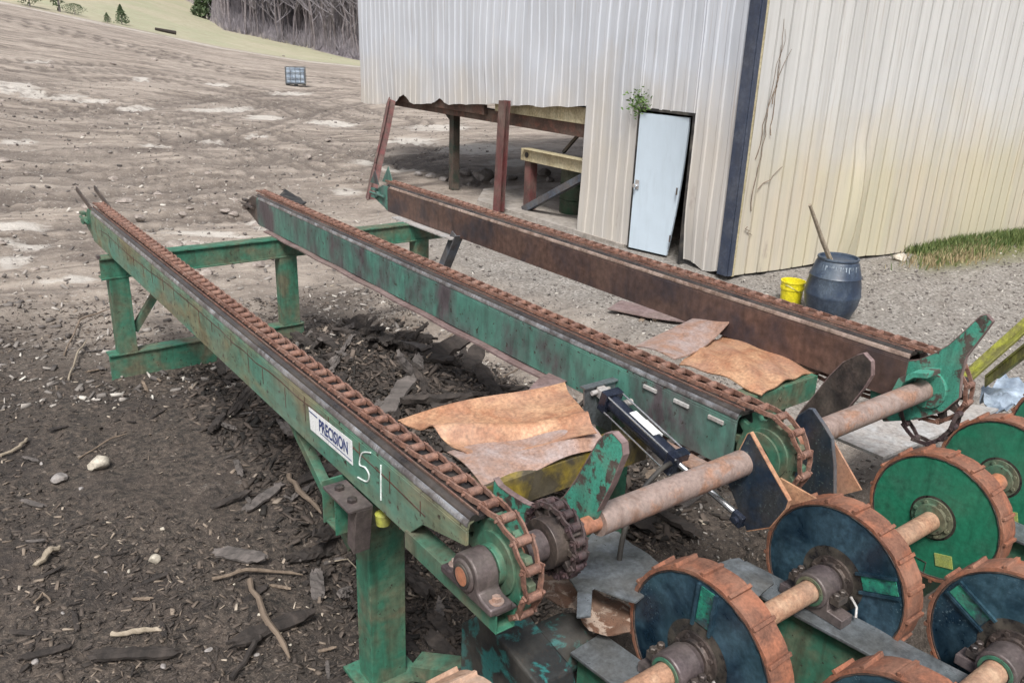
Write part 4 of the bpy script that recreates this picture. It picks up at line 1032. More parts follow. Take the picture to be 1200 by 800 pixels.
# posts and sub frame below the raised part
def post(a, b, w, mat, name='post', h=None):
    m = MB(); a = Vector(a); b = Vector(b); dd = (b-a).normalized(); sx = Vector((0, 1, 0)); 
    m.bar(a, b, w, .02, (1, 0, 0)); m.bar(a+Vector((.10, 0, 0)), b+Vector((.10, 0, 0)), w, .02, (1, 0, 0)); m.bar(a+Vector((.05, 0, 0)), b+Vector((.05, 0, 0)), .02, .08, (1, 0, 0))
    return build(m, name, mat, bld, bevel=.002)
pb = ony(592, 262, 12.2)
post((8.83, 12.25, 0), (8.93, 12.30, 1.95), .20, 'post_red')
g1 = onz(430, 236, -.0); t1 = onx(449, 122, 8.95)
gm = ony(437, 196, 14.6)
m = MB(); mid = Vector(t1)*.38+Vector((7.75, 14.3, 0))*.62
pl_ = [Vector(onx(429, 238, 7.25)), Vector(onx(438, 195, 7.75)), Vector(onx(447, 158, 8.35)), Vector(onx(455, 118, 8.93))]
for k in range(3): m.bar(pl_[k], pl_[k+1], .20, .03, (1, 0, 0)); m.bar(pl_[k]+Vector((.1, 0, 0)), pl_[k+1]+Vector((.1, 0, 0)), .03, .14, (1, 0, 0))
build(m, 'post', 'post_red', bld, bevel=.003, label='bent red corner post leaning outward')
q = onz(532, 219, 0)
m = MB(); m.box(q[0]-.08, q[0]+.08, q[1]-.08, q[1]+.08, -.05, 1.9); build(m, 'post', 'post_dark', bld, bevel=.003)
m = MB(); m.box(9.25, 9.45, 10.3, 17.9, 1.50, 1.72); build(m, 'sill_beam', 'brown_steel', bld, bevel=.003)
m = MB(); m.box(9.16, 9.24, 13.2, 17.2, 1.62, 1.86); build(m, 'sill_beam', 'brown_steel', bld, bevel=.003)
m = MB(); m.box(9.20, 9.245, 10.3, 12.9, 1.72, 1.98); build(m, 'sill_beam', 'cream_steel', bld, bevel=.003)
m = MB(); m.box(9.5, 20, 10.3, 17.9, 1.95, 2.0); build(m, 'floor_deck', 'post_dark', bld)
m = MB(); m.bar((9.3, 12.6, 1.6), (9.6, 14.6, 1.55), .07, .07); m.bar((9.55, 15.4, 1.65), (9.62, 14.95, 1.3), .05, .05); build(m, 'brace', 'post_dark', bld, bevel=.002)
# work table frame under the building
tb = thing('steel_support_frame', (9.5, 11.0, 0), 'low steel frame with cream beam and slate blue diagonal under the building', 'steel frame')
a = onx(613, 180, 9.35); b = onx(680, 182, 9.35)
m = MB(); m.box(9.3, 9.36, 10.05, a[1], a[2]-.11, a[2]+.10); m.box(9.22, 9.42, 10.05, a[1]-.1, a[2]+.10, a[2]+.115); build(m, 'cross_beam', 'cream_steel', tb, bevel=.003)
m = MB(); m.lathe([(.05, 0), (.05, -.01)], (9.298, a[1]-.18, a[2]), 'x', 16); build(m, 'bolt_hole', 'rubber', tb)
m = MB(); m.box(9.36, 9.52, a[1]-.22, a[1]-.05, -.03, a[2]-.1); build(m, 'leg', 'post_red', tb, bevel=.003)
m = MB(); m.bar((9.34, a[1]-.12, .03), (9.34, 10.35, a[2]-.1), .12, .12); build(m, 'diagonal_brace', 'brace_blue', tb, bevel=.003)
m = MB(); m.box(9.5, 9.62, 10.55, 10.72, a[2]+.1, 1.9); m.bar((9.55, 11.3, a[2]+.12), (9.55, 10.75, 1.65), .05, .05); m.bar((9.55, 10.1, a[2]+.12), (9.55, 10.6, 1.65), .05, .05); m.box(9.46, 9.66, 10.2, 11.0, 1.62, 1.94); build(m, 'upper_post', 'post_dark', tb, bevel=.003)
# drum under the building
q = onz(663, 252, 0)
def drum(name, loc, prof, mat, label, cat):
    o = thing(name, loc, label, cat); m = MB(); m.lathe(prof, loc, 'z', 40); build(m, 'body', mat, o, smooth=40); return o
d1 = drum('steel_drum', (float(q[0])+.2, float(q[1]), 0), [(.27, -.02), (.28, .0), (.28, .27), (.292, .28), (.28, .29), (.28, .56), (.292, .57), (.28, .58), (.28, .80), (.29, .82)], 'tuft_dark', 'dark green steel drum standing under the building behind the diagonal brace', 'drum')
m = MB(); m.lathe([(.27, .80), (.27, .812), (.0, .812)], OFF[d1], 'z', 32); build(m, 'lid', 'bearing', d1, smooth=40)
# slab under the raised building
m = MB()
pts = [onz(470, 222, 0), onz(560, 192, 0), onz(690, 196, 0), onz(690, 300, 0), onz(600, 262, 0)]
m.prism([(9.0, 9.1), (9.05, 13.2), (9.9, 14.2), (12.2, 14.2), (12.2, 9.1)], 'z', -.05, .035)
o = build(m, 'concrete_slab', 'concrete', None); kind(o, 'structure')
# rubble by the slab
def rock(loc, r, name, mat, label, cat, group=None, seed=0, flat=.65):
    bm = bmesh.new(); bmesh.ops.create_icosphere(bm, subdivisions=3, radius=r)
    rr = random.Random(seed); ax = [rr.uniform(.7, 1.25), rr.uniform(.7, 1.1), flat*rr.uniform(.8, 1.2)]
    planes = [(Vector((rr.uniform(-1, 1), rr.uniform(-1, 1), rr.uniform(-1, 1))).normalized(), r*rr.uniform(.6, .85)) for _ in range(9)]
    for v in bm.verts:
        for n_, d_ in planes:
            e = v.co.dot(n_)-d_
            if e > 0: v.co -= n_*e
        v.co += Vector((rr.uniform(-1, 1), rr.uniform(-1, 1), rr.uniform(-1, 1)))*r*.02
        v.co = Vector((v.co.x*ax[0], v.co.y*ax[1], v.co.z*ax[2]))
    me = bpy.data.meshes.new(name); bm.to_mesh(me); bm.free(); me.materials.append(M[mat])
    me.polygons.foreach_set('use_smooth', [True]*len(me.polygons)); 
    try: me.set_sharp_from_angle(angle=.6)
    except Exception: pass
    o = bpy.data.objects.new(name, me); col.objects.link(o); o.location = loc; o.rotation_euler.z = rr.uniform(0, 6)
    tag(o, label, cat, group); return o
g = ground_at(566, 212); rock((g[0], g[1], g[2]+.12), .30, 'boulder', 'stone_grey', 'largest grey brown boulder beside the slab under the building', 'rock', seed=3)
for k, (u, v, r) in enumerate([(545, 205, .15), (580, 215, .12), (600, 210, .12), (520, 212, .1), (505, 208, .12), (490, 206, .1), (550, 218, .08), (638, 205, .15), (625, 200, .1), (645, 212, .1)]):
    g = ground_at(u, v); rock((g[0], g[1], g[2]+r*.3), r, 'rubble_stone', 'stone_grey', 'small rubble stone strewn by the boulder and slab under the building', 'rock', 'rubble stones under the building', seed=20+k)

# ------------------------------------------------------------------ barrel, bucket
q = onz(975, 371, 0)
bl = thing('barrel', (float(q[0])+.02, float(q[1])+.06, 0), 'dark blue plastic barrel with white streaks standing by the cream wall', 'barrel')
m = MB()
prof = [(.20, -.02), (.235, .0), (.30, .16), (.318, .28), (.325, .30), (.318, .32), (.31, .40), (.29, .52), (.298, .54), (.285, .56), (.245, .70), (.225, .74), (.232, .745), (.238, .76), (.232, .775), (.215, .775), (.21, .74), (.0, .735)]
m.lathe([(r*1.0, h*.93) for r, h in prof], OFF[bl], 'z', 48); bb = build(m, 'body', 'barrel', bl, smooth=50)
m = MB()
for k in range(34):
    a = 3.1+k*.095+random.uniform(-.04, .04); h1 = .70; h0 = h1-random.uniform(.02, .13)
    r1 = .249; r0 = np.interp(h0, [.52, .65], [.290, .247])
    c = OFF[bl]; w_ = random.uniform(.003, .011)
    m.add([(c[0]+r1*math.cos(a-w_*3), c[1]+r1*math.sin(a-w_*3), h1*.93), (c[0]+r1*math.cos(a+w_*3), c[1]+r1*math.sin(a+w_*3), h1*.93), (c[0]+(r0+.005)*math.cos(a+w_), c[1]+(r0+.005)*math.sin(a+w_), h0*.93), (c[0]+(r0+.005)*math.cos(a-w_), c[1]+(r0+.005)*math.sin(a-w_), h0*.93)], [(0, 1, 2, 3)])
build(m, 'paint_drip', 'drip', bb)
c = Vector(OFF[bl])
a = Vector(ony(949, 240, c.y)); b = c+Vector((.02, 0, .5))
m = MB(); m.tube([b, a*.5+b*.5+Vector((-.02, 0, 0)), a], [.030, .026, .018], 8); tag(build(m, 'stirring_stick', 'stick_pale', None, smooth=40, loc=tuple(b)), 'pale thin stick standing upright in the dark barrel', 'stick')
q = onz(928, 357, 0)
bk = thing('bucket', (float(q[0]), float(q[1])+.03, 0), 'bright yellow plastic bucket beside the barrel', 'bucket')
m = MB(); m.lathe([(.115, -.01), (.12, 0), (.135, .20), (.146, .205), (.146, .235), (.140, .235), (.142, .285), (.150, .29), (.150, .305), (.138, .305), (.13, .2), (.11, .01), (0, .01)], OFF[bk], 'z', 36); bkb = build(m, 'body', 'bucket', bk, smooth=45)
m = MB(); c = Vector(OFF[bk]); m.tube([c+Vector((.152*math.cos(t), .152*math.sin(t), .27-.10*math.sin(t-PI)**2*.8)) for t in np.linspace(PI, 2*PI, 16)], .003, 6); build(m, 'handle', 'chrome', bk, smooth=40)

# bent board leaning behind the barrel, on the wall
# white scrap on the wall and stones along it
for k, (u, v, r, mt, lab) in enumerate([(1053, 305, .12, 'stone_pale', 'round pale stone at the foot of the cream wall')]):
    g = ground_at(u, v); rock((g[0], g[1], g[2]+r*.4), r, 'stone', mt, lab, 'stone', seed=60+k)

# ------------------------------------------------------------------ tote in the yard
g = ground_at(347, 101)
tt = thing('storage_tote', (float(g[0]), float(g[1]), float(g[2])), 'dirty blue grey liquid tote standing alone out in the muddy yard', 'storage tote')
gx, gy, gz = OFF[tt]
ang = math.radians(-25); ca, sa = math.cos(ang), math.sin(ang)
def rb_(m, x0, x1, y0, y1, z0, z1):
    m.obox((gx+ca*(x0+x1)/2-sa*(y0+y1)/2, gy+sa*(x0+x1)/2+ca*(y0+y1)/2, gz+(z0+z1)/2), (ca*(x1-x0)/2, sa*(x1-x0)/2, 0), (-sa*(y1-y0)/2, ca*(y1-y0)/2, 0), (0, 0, (z1-z0)/2))
m = MB(); rb_(m, -.46, .46, -.40, .40, .16, .92); build(m, 'tank', 'tote_side', tt, bevel=.05)
m = MB()
for x in (-.5, -.25, 0, .25, .5):
    for y in (-.44, .44): rb_(m, x-.012, x+.012, y-.012, y+.012, .14, .96)
for y in (-.22, 0, .22):
    for x in (-.5, .5): rb_(m, x-.012, x+.012, y-.012, y+.012, .14, .96)
for z in (.16, .42, .7, .95):
    for y in (-.455, .455): rb_(m, -.52, .52, y-.012, y+.012, z-.014, z+.014)
    for x in (-.515, .515): rb_(m, x-.012, x+.012, -.44, .44, z-.014, z+.014)
build(m, 'cage', 'grey_steel', tt)
m = MB()
for x in (-.42, 0, .42): rb_(m, x-.08, x+.08, -.44, .44, -.04, .10)
rb_(m, -.5, .5, -.44, .44, .10, .135); build(m, 'pallet', 'rubber', tt)
m = MB(); m.lathe([(.09, 0), (.09, .05), (0, .055)], (gx, gy, gz+.92), 'z', 20); build(m, 'cap', 'rubber', tt)

# ------------------------------------------------------------------ debris: bark slabs, sticks, stones
def slab(loc, L, Wd, T, rot, tilt, mat, name, label, cat, group, seed):
    rr = random.Random(seed); m = MB(); nu, nv = 12, 4
    jag0 = [rr.uniform(-.12, .04) for _ in range(nv+1)]; jag1 = [rr.uniform(-.04, .12) for _ in range(nv+1)]
    side = [rr.uniform(.88, 1.06)*(1 if 1 < k_ < nu-1 else rr.uniform(.5, 1)) for k_ in range(nu+1)]; s1 = rr.uniform(0, 9)
    def g(u, v):
        x = (u-.5+(jag0[round(v*nv)]*(1-u)+jag1[round(v*nv)]*u))*L
        y = (v-.5)*Wd*side[round(u*nu)]
        z = -.07*Wd*(2*v-1)**2+.02*L*math.sin(u*3+s1)+rr.uniform(-1, 1)*T*.3
        return Vector((x, y, z))
    m.grid(g, nu, nv)
    me = m.mesh(name); me.materials.append(M[mat]); o = bpy.data.objects.new(name, me); col.objects.link(o)
    md = o.modifiers.new('thick', 'SOLIDIFY'); md.thickness = T; md.offset = 0
    o.location = loc; o.rotation_euler = (tilt[0], tilt[1], rot); tag(o, label, cat, group); return o
def stick(pts, r, mat, label, group=None, name='stick', seed=0):
    rr = random.Random(seed); P = []
    pts = [Vector(p) for p in pts]
    for k in range(len(pts)-1):
        for t in np.linspace(0, 1, 5)[:-1]:
            P.append(pts[k].lerp(pts[k+1], t)+Vector((rr.uniform(-1, 1), rr.uniform(-1, 1), rr.uniform(-.5, .5)))*r*.6)
    P.append(pts[-1]); R = [.78*r*(1-.35*i/len(P))*rr.uniform(.72, 1.2) for i in range(len(P))]; R[-1] *= .5
    m = MB(); m.tube(P, R, 7); c = tuple(sum(P, Vector())/len(P))
    return tag(build(m, name, mat, None, smooth=50, loc=c), label, 'stick', group)
def G(u, v, dz=0): g = ground_at(u, v); return Vector((g[0], g[1], g[2]+dz))
# sticks one can point at
stick([G(292, 686, .03), G(312, 730, .05), G(340, 778, .04)], .024, 'stick', 'thick grey stick lying across a dark slab left of the green leg')
stick([G(338, 566, .06), G(352, 585, .07), G(377, 606, .03)], .026, 'stick', 'stout brown stick with a splintered pale end near the beam')
stick([G(248, 684, .03), G(290, 676, .05), G(355, 678, .03)], .016, 'stick', 'long brown split branch lying level above the thick grey stick')
stick([G(0, 537, .02), G(25, 528, .03), G(33, 517, .03)], .017, 'stick_pale', 'pale bent stick at the left edge of the picture')
stick([G(130, 747, .02), G(165, 745, .03), G(190, 742, .02)], .020, 'stick_pale', 'short pale splintered stick at the bottom left')
stick([G(80, 447, .02), G(92, 420, .05), G(103, 405, .06)], .012, 'stick_pale', 'thin pale twig left of the green base beam')
stick([G(75, 418, .02), G(95, 380, .05), G(130, 368, .06)], .012, 'stick', 'thin forked twig behind the green base beam')
stick([G(385, 661, .02), G(408, 661, .04), G(422, 678, .05)], .006, 'stick_pale', 'thin pale bent straw beside the green leg')
stick([G(345, 470, .01), G(347, 500, .2), G(346, 520, .3)], .005, 'stick_pale', 'thin upright straw below the left chain beam')
stick([G(270, 800, .02), G(300, 765, .05), G(308, 755, .06)], .02, 'bark', 'dark stick at the bottom below the thick grey one')
stick([G(40, 668, .02), G(60, 655, .05), G(72, 648, .03)], .026, 'stick_pale', 'chunky pale root piece at the left')
stick([G(92, 540, .02), G(130, 520, .04), G(150, 512, .03)], .009, 'stick', 'thin grey twig right of the pale stone')
stick([G(40, 710, .02), G(52, 700, .03), G(60, 708, .02)], .01, 'stick', 'tiny grey twig below the root piece')
stick([G(100, 228-10, .05), G(135, 250, .05)], .01, 'stick', 'twig behind the tail end of the left chain beam') if False else None
stick([G(590, 455, .10), G(612, 446, .14), G(640, 430, .16)], .012, 'stick', 'thin stick on the bark heap beside the middle beam')
stick([G(500, 430, .08), G(530, 405, .12), G(548, 395, .14)], .012, 'stick', 'crooked stick on top of the bark heap')
g = G(116, 548); rock((g[0], g[1], g[2]+.035), .075, 'stone', 'stone_pale', 'pale cream stone alone on the dark soil at the left', 'stone', seed=5, flat=.8)
g = G(70, 563); rock((g[0], g[1], g[2]+.02), .05, 'stone', 'stone_grey', 'dull grey stone just left of the pale cream stone', 'stone', seed=6)
g = G(181, 658); rock((g[0], g[1], g[2]+.02), .045, 'stone', 'stone_pale', 'small angular pale stone near the middle of the dark soil', 'stone', seed=7)
for k in range(26):
    u = random.uniform(5, 400); v = random.uniform(470, 795)
    if u > 330 and v < 620: continue
    g = G(u, v); r = random.uniform(.008, .02)
    rock((g[0], g[1], g[2]+r*.3), r, 'pebble', random.choice(['stone_pale', 'stone_grey']), 'tiny stone scattered on the dark chip covered soil', 'stone', 'tiny stones on the dark soil', seed=100+k)
# slabs left of the leg
named = [((310, 585), .34, .10, .5, 'grey bark slab beside the stout brown stick', 'bark_grey'), ((280, 655), .30, .11, 2.2, 'grey curled bark slab above the reddish branch', 'bark_grey'),
         ((372, 690), .26, .08, 1.2, 'flat grey bark strip left of the green leg', 'bark_grey'), ((320, 740), .45, .10, .2, 'black bark slab under the thick grey stick', 'bark'),
         ((160, 772), .35, .08, -.4, 'dark flat slab at the bottom left', 'bark'), ((270, 590), .25, .05, .1, 'thin dark curved bark strip below the beam', 'bark'),
         ((400, 590), .3, .09, .7, 'dark bark slab at the edge of the beam shadow', 'bark')]
for k, ((u, v), L, Wd, rot, lab, mt) in enumerate(named):
    slab(G(u, v, .035), L, Wd, .018, rot, (random.uniform(-.2, .2), random.uniform(-.15, .15)), mt, 'bark_slab', lab, 'bark slab', 'bark slabs on the ground', 200+k)
k = 0
while k < 180:
    x = random.gauss(2.75, .6); y = random.uniform(3.0, 7.2)
    if x > 3.9 or x < 1.62: continue
    L = random.uniform(.12, .52); 
    slab((x, y, tz(x, y)+random.uniform(.0, .06)), L, L*random.uniform(.12, .34), random.uniform(.018, .045), random.gauss(1.2, .8), (random.gauss(0, .4), random.gauss(0, .28)),
         random.choice(['bark', 'bark', 'bark', 'bark_grey']), 'bark_slab', 'dark slab of bark in the heap between the left and middle chain beams', 'bark slab', 'bark slabs in the heap', 300+k); k += 1
for k in range(40):
    u = random.uniform(0, 420); v = random.uniform(400, 800); g = G(u, v, .015); L = random.uniform(.06, .2)
    slab(g, L, L*random.uniform(.12, .3), .008, random.uniform(0, 6), (random.uniform(-.2, .2), random.uniform(-.2, .2)), random.choice(['bark', 'bark_grey', 'bark', 'stick']), 'bark_piece',
         'small loose piece of bark on the dark soil left of the deck', 'bark piece', 'loose bark pieces left of the deck', 500+k)
for k in range(16):
    x = random.uniform(4.8, 8.0) if k % 2 else random.uniform(3.5, 4.2); y = random.uniform(2.8, 7); z = tz(x, y)
    slab((x, y, z+.02), random.uniform(.1, .3), .06, .012, random.uniform(0, 6), (.1, .1), 'stick' if k % 3 else 'bark_grey', 'wood_scrap', 'splintered wood scrap on the grey gravel near the right chain beam', 'wood scrap', 'wood scraps on the gravel', 600+k)
# mud lumps out in the yard
for k in range(60):
    u = random.uniform(0, 420); v = random.uniform(60, 330); 
    g = G(u, v); r = random.uniform(.03, .13)*(1 if v > 150 else 1.6)
    rock((g[0], g[1], g[2]+r*.1), r, 'clod', 'clod', 'lump of rock lying out in the rutted mud of the yard', 'rock', 'lumps of rock in the muddy yard', seed=700+k, flat=.5)

# scattered chips: nobody could count them
def scatter(name, mat, n, sampler, size, flat, kindl, pw=3):
    V = []; Fc = []
    X, Y = sampler(n); Zs = terrain(X, Y); n = len(X)
    Ls = size[0]+(size[1]-size[0])*rng.random(n)**pw; Ws = Ls*(.12+.4*rng.random(n)); Ts = Ls*flat*(.3+.7*rng.random(n))
    A = rng.random(n)*2*PI; T1 = rng.normal(0, .35, n); 
    base = np.array([(-1, -1, -1), (1, -.6, -1), (.8, 1, -1), (-1, .7, -1), (-.9, -1, 1), (1, -.5, 1), (.9, .8, 1), (-.8, .8, 1)], float)*.5
    fc = np.array([(0, 3, 2, 1), (4, 5, 6, 7), (0, 1, 5, 4), (1, 2, 6, 5), (2, 3, 7, 6), (3, 0, 4, 7)])
    B = base[None]*np.stack([Ls, Ws, Ts], -1)[:, None, :]*(1+.3*rng.normal(0, 1, (n, 8, 3))*.4)
    x = B[..., 0]*np.cos(T1)[:, None]-B[..., 2]*np.sin(T1)[:, None]; z = B[..., 0]*np.sin(T1)[:, None]+B[..., 2]*np.cos(T1)[:, None]; y = B[..., 1]
    xr = x*np.cos(A)[:, None]-y*np.sin(A)[:, None]+X[:, None]; yr = x*np.sin(A)[:, None]+y*np.cos(A)[:, None]+Y[:, None]; zr = z+(Zs+Ts*.2+.25*np.abs(np.sin(T1))*Ls)[:, None]
    co = np.stack([xr, yr, zr], -1).reshape(-1, 3).astype(np.float32)
    idx = (fc[None]+8*np.arange(n)[:, None, None]).reshape(-1, 4)
    me = bpy.data.meshes.new(name); me.vertices.add(len(co)); me.vertices.foreach_set('co', co.ravel())
    me.loops.add(idx.size); me.loops.foreach_set('vertex_index', idx.ravel().astype(np.int32)); me.polygons.add(len(idx)); me.polygons.foreach_set('loop_start', (np.arange(len(idx))*4).astype(np.int32))
    me.update(calc_edges=True); me.materials.append(M[mat]); o = bpy.data.objects.new(name, me); col.objects.link(o); o['kind'] = 'stuff'; o['label'] = kindl; o['category'] = name.replace('_', ' ')
    return o
def s_near(n):
    r = 1.5+8.5*rng.random(n*2)**.9; a = rng.uniform(-.75, 1.2, n*2); X = r*np.sin(a); Y = r*np.cos(a)+1
    d = np.maximum((Y-8.3)/1.6, (X-3.9)/.9)+1.6*fbm(X*.45, Y*.45, 3, 4); k = (d < .9) & (fbm(X*1.3, Y*1.3, 77, 3)+rng.random(n*2)*.9 > .25)
    return X[k][:n], Y[k][:n]
scatter('wood_chips', 'chips', 80000, s_near, (.004, .060), .16, 'wood chips and splinters strewn over the dark soil', 3.5)
def s_heap(n):
    X = rng.normal(2.8, .6, n); Y = rng.uniform(2.9, 7.3, n); k = (X > 1.6) & (X < 4.1); return X[k], Y[k]
scatter('bark_mulch', 'mulch', 26000, s_heap, (.01, .11), .22, 'shredded dark bark over the heap between the beams')
def s_grav(n):
    X = rng.uniform(3.6, 16, n); Y = rng.uniform(2.2, 9, n); k = (Y < 7.0-.12*(X-9.1)) | (X < 8.9); return X[k], Y[k]
scatter('gravel', 'pebbles', 15000, s_grav, (.012, .05), .6, 'loose gravel between the deck and the building')
def s_yard(n):
    r = 7+30*rng.random(n)**1.4; a = rng.uniform(-.62, .62, n); X = r*np.sin(a); Y = r*np.cos(a); k = ~((X > 8.9) & (Y > 6.8) & (Y < 18)); return X[k], Y[k]
scatter('stone_litter', 'pebbles', 14000, s_yard, (.02, .10), .5, 'small stones and clods over the rutted yard')

# ------------------------------------------------------------------ grass and weeds
def blades(name, mat, pts, h, label, w=.006):
    V = []; Fc = []; pa = np.array(pts); zz_ = terrain(pa[:, 0], pa[:, 1])-.01
    for (x, y), z in zip(pts, zz_):
        a = random.uniform(0, 2*PI); l = random.uniform(.4, 1)*h; bx, by = random.uniform(-.5, .5)*l, random.uniform(-.5, .5)*l; o_ = len(V)
        dx, dy = math.cos(a)*w, math.sin(a)*w
        V += [(x-dx, y-dy, z), (x+dx, y+dy, z), (x+dx*.7+bx*.4, y+dy*.7+by*.4, z+l*.6), (x-dx*.7+bx*.4, y-dy*.7+by*.4, z+l*.6), (x+bx, y+by, z+l)]
        Fc += [(o_, o_+1, o_+2, o_+3), (o_+3, o_+2, o_+4)]
    m = MB(); m.v = V; m.f = Fc; me = m.mesh(name); me.materials.append(M[mat]); o = bpy.data.objects.new(name, me); col.objects.link(o); o['kind'] = 'stuff'; o['label'] = label; o['category'] = 'grass'
    return o
pg, pd = [], []
gx_ = rng.uniform(11.4, 24, 16000); gy_ = 7.11-.117*(gx_-9.18)-.02-np.abs(rng.normal(0, .26, 16000)); gq = fbm(gx_*1.1, gy_*1.6, 5, 3); gr_ = rng.random(16000)
for x, y, q, r in zip(gx_, gy_, gq, gr_):
    if x < 12.7+.5*q+.3*r: continue
    if q > -.18: pg.append((float(x), float(y)))
    elif q > -.35: (pd if r < .5 else pg).append((float(x), float(y)))
for k in range(1500): 
    x = random.gauss(13.2, .5); y = random.gauss(6.0, .16); (pd if random.random() < .75 else pg).append((x, y))
blades('grass', 'grass', pg, .20, 'green grass along the foot of the cream wall', .008)
blades('dry_grass', 'grass_dry', pd, .16, 'dry brown grass along the foot of the cream wall', .008)
def weed(loc, r, n, label, name='weed', mat='weed'):
    m = MB(); c = Vector(loc)
    for k in range(n):
        dd = Vector((random.gauss(-.2, .6), random.gauss(0, 1), random.gauss(.1, .8)))*r*.5; p = c+dd; a = random.uniform(0, 6); L = random.uniform(.02, .05)
        ax = Vector((math.cos(a)*.5, math.sin(a), random.uniform(-.6, .6)))*L; ay = Vector((random.uniform(-.4, .4), -math.cos(a)*.5, .6))*L*.5
        m.add([p-ax, p+ay, p+ax, p-ay], [(0, 1, 2, 3)])
    return tag(build(m, name, mat, None, loc=tuple(c)), label, 'plant')
weed((CX-.06, 9.0, 2.17), .22, 220, 'small green weed growing over the left top corner of the door')
# vine on the cream wall
m = MB(); rr = random.Random(4)
def wp(s_, z, off=.05): return Vector((CX+.12+RD[0]*s_+RN[0]*off, CY-.06+RD[1]*s_+RN[1]*off, z))
for (s0, z0, ds, dz, n) in ((.15, .9, .05, .14, 20), (.10, 1.6, .035, .13, 14), (.3, 1.9, -.01, .16, 12), (.25, 2.3, .06, .1, 8), (.2, 1.2, .1, .07, 6), (.1, .7, .08, -.03, 6)):
    P = []; s_, z = s0, z0
    for k in range(n): P.append(wp(s_, z, .05+rr.uniform(0, .03))); s_ += ds*rr.uniform(-.6, 1.2); z += dz*rr.uniform(.6, 1.2)
    m.tube(P, [.007*(1-.7*k/n) for k in range(n)], 5)
tag(build(m, 'dead_vine', 'stick', None, loc=tuple(wp(.1, .5))), 'thin bare vine climbing the cream wall beside the navy corner trim', 'plant')

# ------------------------------------------------------------------ bushes and woods
def bush(u, v, h, w, label, name='bush', con=False, gmat='conifer', n=900):
    g = G(u, v); o = thing(name, tuple(g), label, 'bush' if not con else 'tree'); m = MB()
    m.tube([g+Vector((0, 0, -.1)), g+Vector((0, 0, h*.8))], [h*.03, h*.01], 6); build(m, 'trunk', 'trunk', o)
    m = MB()
    for k in range(n):
        t = random.random()**(.8 if con else .6)
        rr_ = (1-t)**.8 if con else math.sqrt(max(0, 1-(2*t-1)**2))
        a = random.uniform(0, 2*PI); r = rr_*w/2*random.uniform(.5, 1.1)*(1+.25*math.sin(a*3+t*7)); p = g+Vector((r*math.cos(a), r*math.sin(a), .05*h+t*h*.95)); L = h*.05
        ax = Vector((random.gauss(0, 1), random.gauss(0, 1), random.gauss(0, 1))).normalized()*L; ay = Vector((random.gauss(0, 1), random.gauss(0, 1), random.gauss(0, 1))).normalized()*L*.6
        m.add([p-ax, p+ay, p+ax, p-ay], [(0, 1, 2, 3)])
    build(m, 'crown', gmat, o); return o
bush(143, 29, 1.6, 1.2, 'rounded dark green cedar bush, the larger of the pair on the field edge', con=True)
bush(126, 27, .8, .7, 'small dark green cedar bush left of the larger one on the field edge', con=True)
bush(35, 8, 2.2, 2.0, 'leafy bush at the top left corner of the field', name='bush')
bush(70, 14, 3.4, 1.6, 'thin young tree beside the leafy bush at the top left', name='young_tree', con=False, n=260)
bush(88, 18, .9, 1.6, 'low dark shrub right of the thin young tree')
bush(240, 22, 7.5, 4.0, 'dark green cedar standing before the bare woods', name='cedar_tree', con=True, n=2500)
# log lying on the field edge
a = G(182, 36, .15); b = G(206, 41, .15)
m = MB(); m.tube([a, b], [.12, .2], 10); tag(build(m, 'fallen_log', 'bark', None, smooth=40, loc=tuple(a)), 'dark fallen log lying along the field edge', 'log')
# bare trees: a few shared meshes
def tree_meshes(seed, h, dense=1.0):
    rr = random.Random(seed); mt = MB(); mc = MB(); P = [Vector((0, 0, -.3))]; d = Vector((rr.uniform(-.06, .06), rr.uniform(-.06, .06), 1))
    n = 8
    for k in range(n): P.append(P[-1]+d*h/n+Vector((rr.gauss(0, .01*h), rr.gauss(0, .01*h), 0)))
    R0 = h*.011*rr.uniform(.8, 1.4); mt.tube(P, [.7*R0*(1-.8*k/n) for k in range(n+1)], 6, cap=False)
    def br(p, dr, L, r, lev):
        q = [p]; dd = dr.normalized()
        for k in range(4):
            dd = (dd+Vector((rr.gauss(0, .14), rr.gauss(0, .14), rr.gauss(.10, .1)))).normalized(); q.append(q[-1]+dd*L/4)
        mc.tube(q, [r*(1-.17*k) for k in range(5)], 4 if lev == 0 else 3, cap=False)
        if lev < 2:
            for k in range(4 if lev == 0 else 3):
                s_ = q[rr.randint(1, 4)]; br(s_, dd+Vector((rr.gauss(0, .7), rr.gauss(0, .7), rr.gauss(.2, .4))), L*rr.uniform(.4, .65), r*.5, lev+1)
    for k in range(int(17*dense)):
        t = rr.uniform(.22, 1); i = min(n-1, int(t*n)); p = P[i].lerp(P[i+1], t*n-i); a = rr.uniform(0, 2*PI)
        br(p, Vector((math.cos(a), math.sin(a), rr.uniform(.3, 1.3))), h*(.36-.22*t)*rr.uniform(.6, 1.2), R0*(.42-.2*t)+.012, 0)
    return mt.mesh('trunk'), mc.mesh('crown')
protos = [tree_meshes(900+k, random.uniform(13, 19)) for k in range(7)]
for a_, b_ in protos: a_.materials.append(M['trunk']); b_.materials.append(M['twig'])
def place_tree(x, y, k, label, group, s=1.0):
    z = tz(x, y); r = bpy.data.objects.new('bare_tree', None); col.objects.link(r); r.location = (x, y, z); r.rotation_euler = (0, 0, random.uniform(0, 6)); r.scale = (s, s, s)
    tag(r, label, 'tree', group)
    for nm, me in (('trunk', protos[k][0]), ('crown', protos[k][1])):
        o = bpy.data.objects.new(nm, me); col.objects.link(o); o.parent = r
cnt = 0
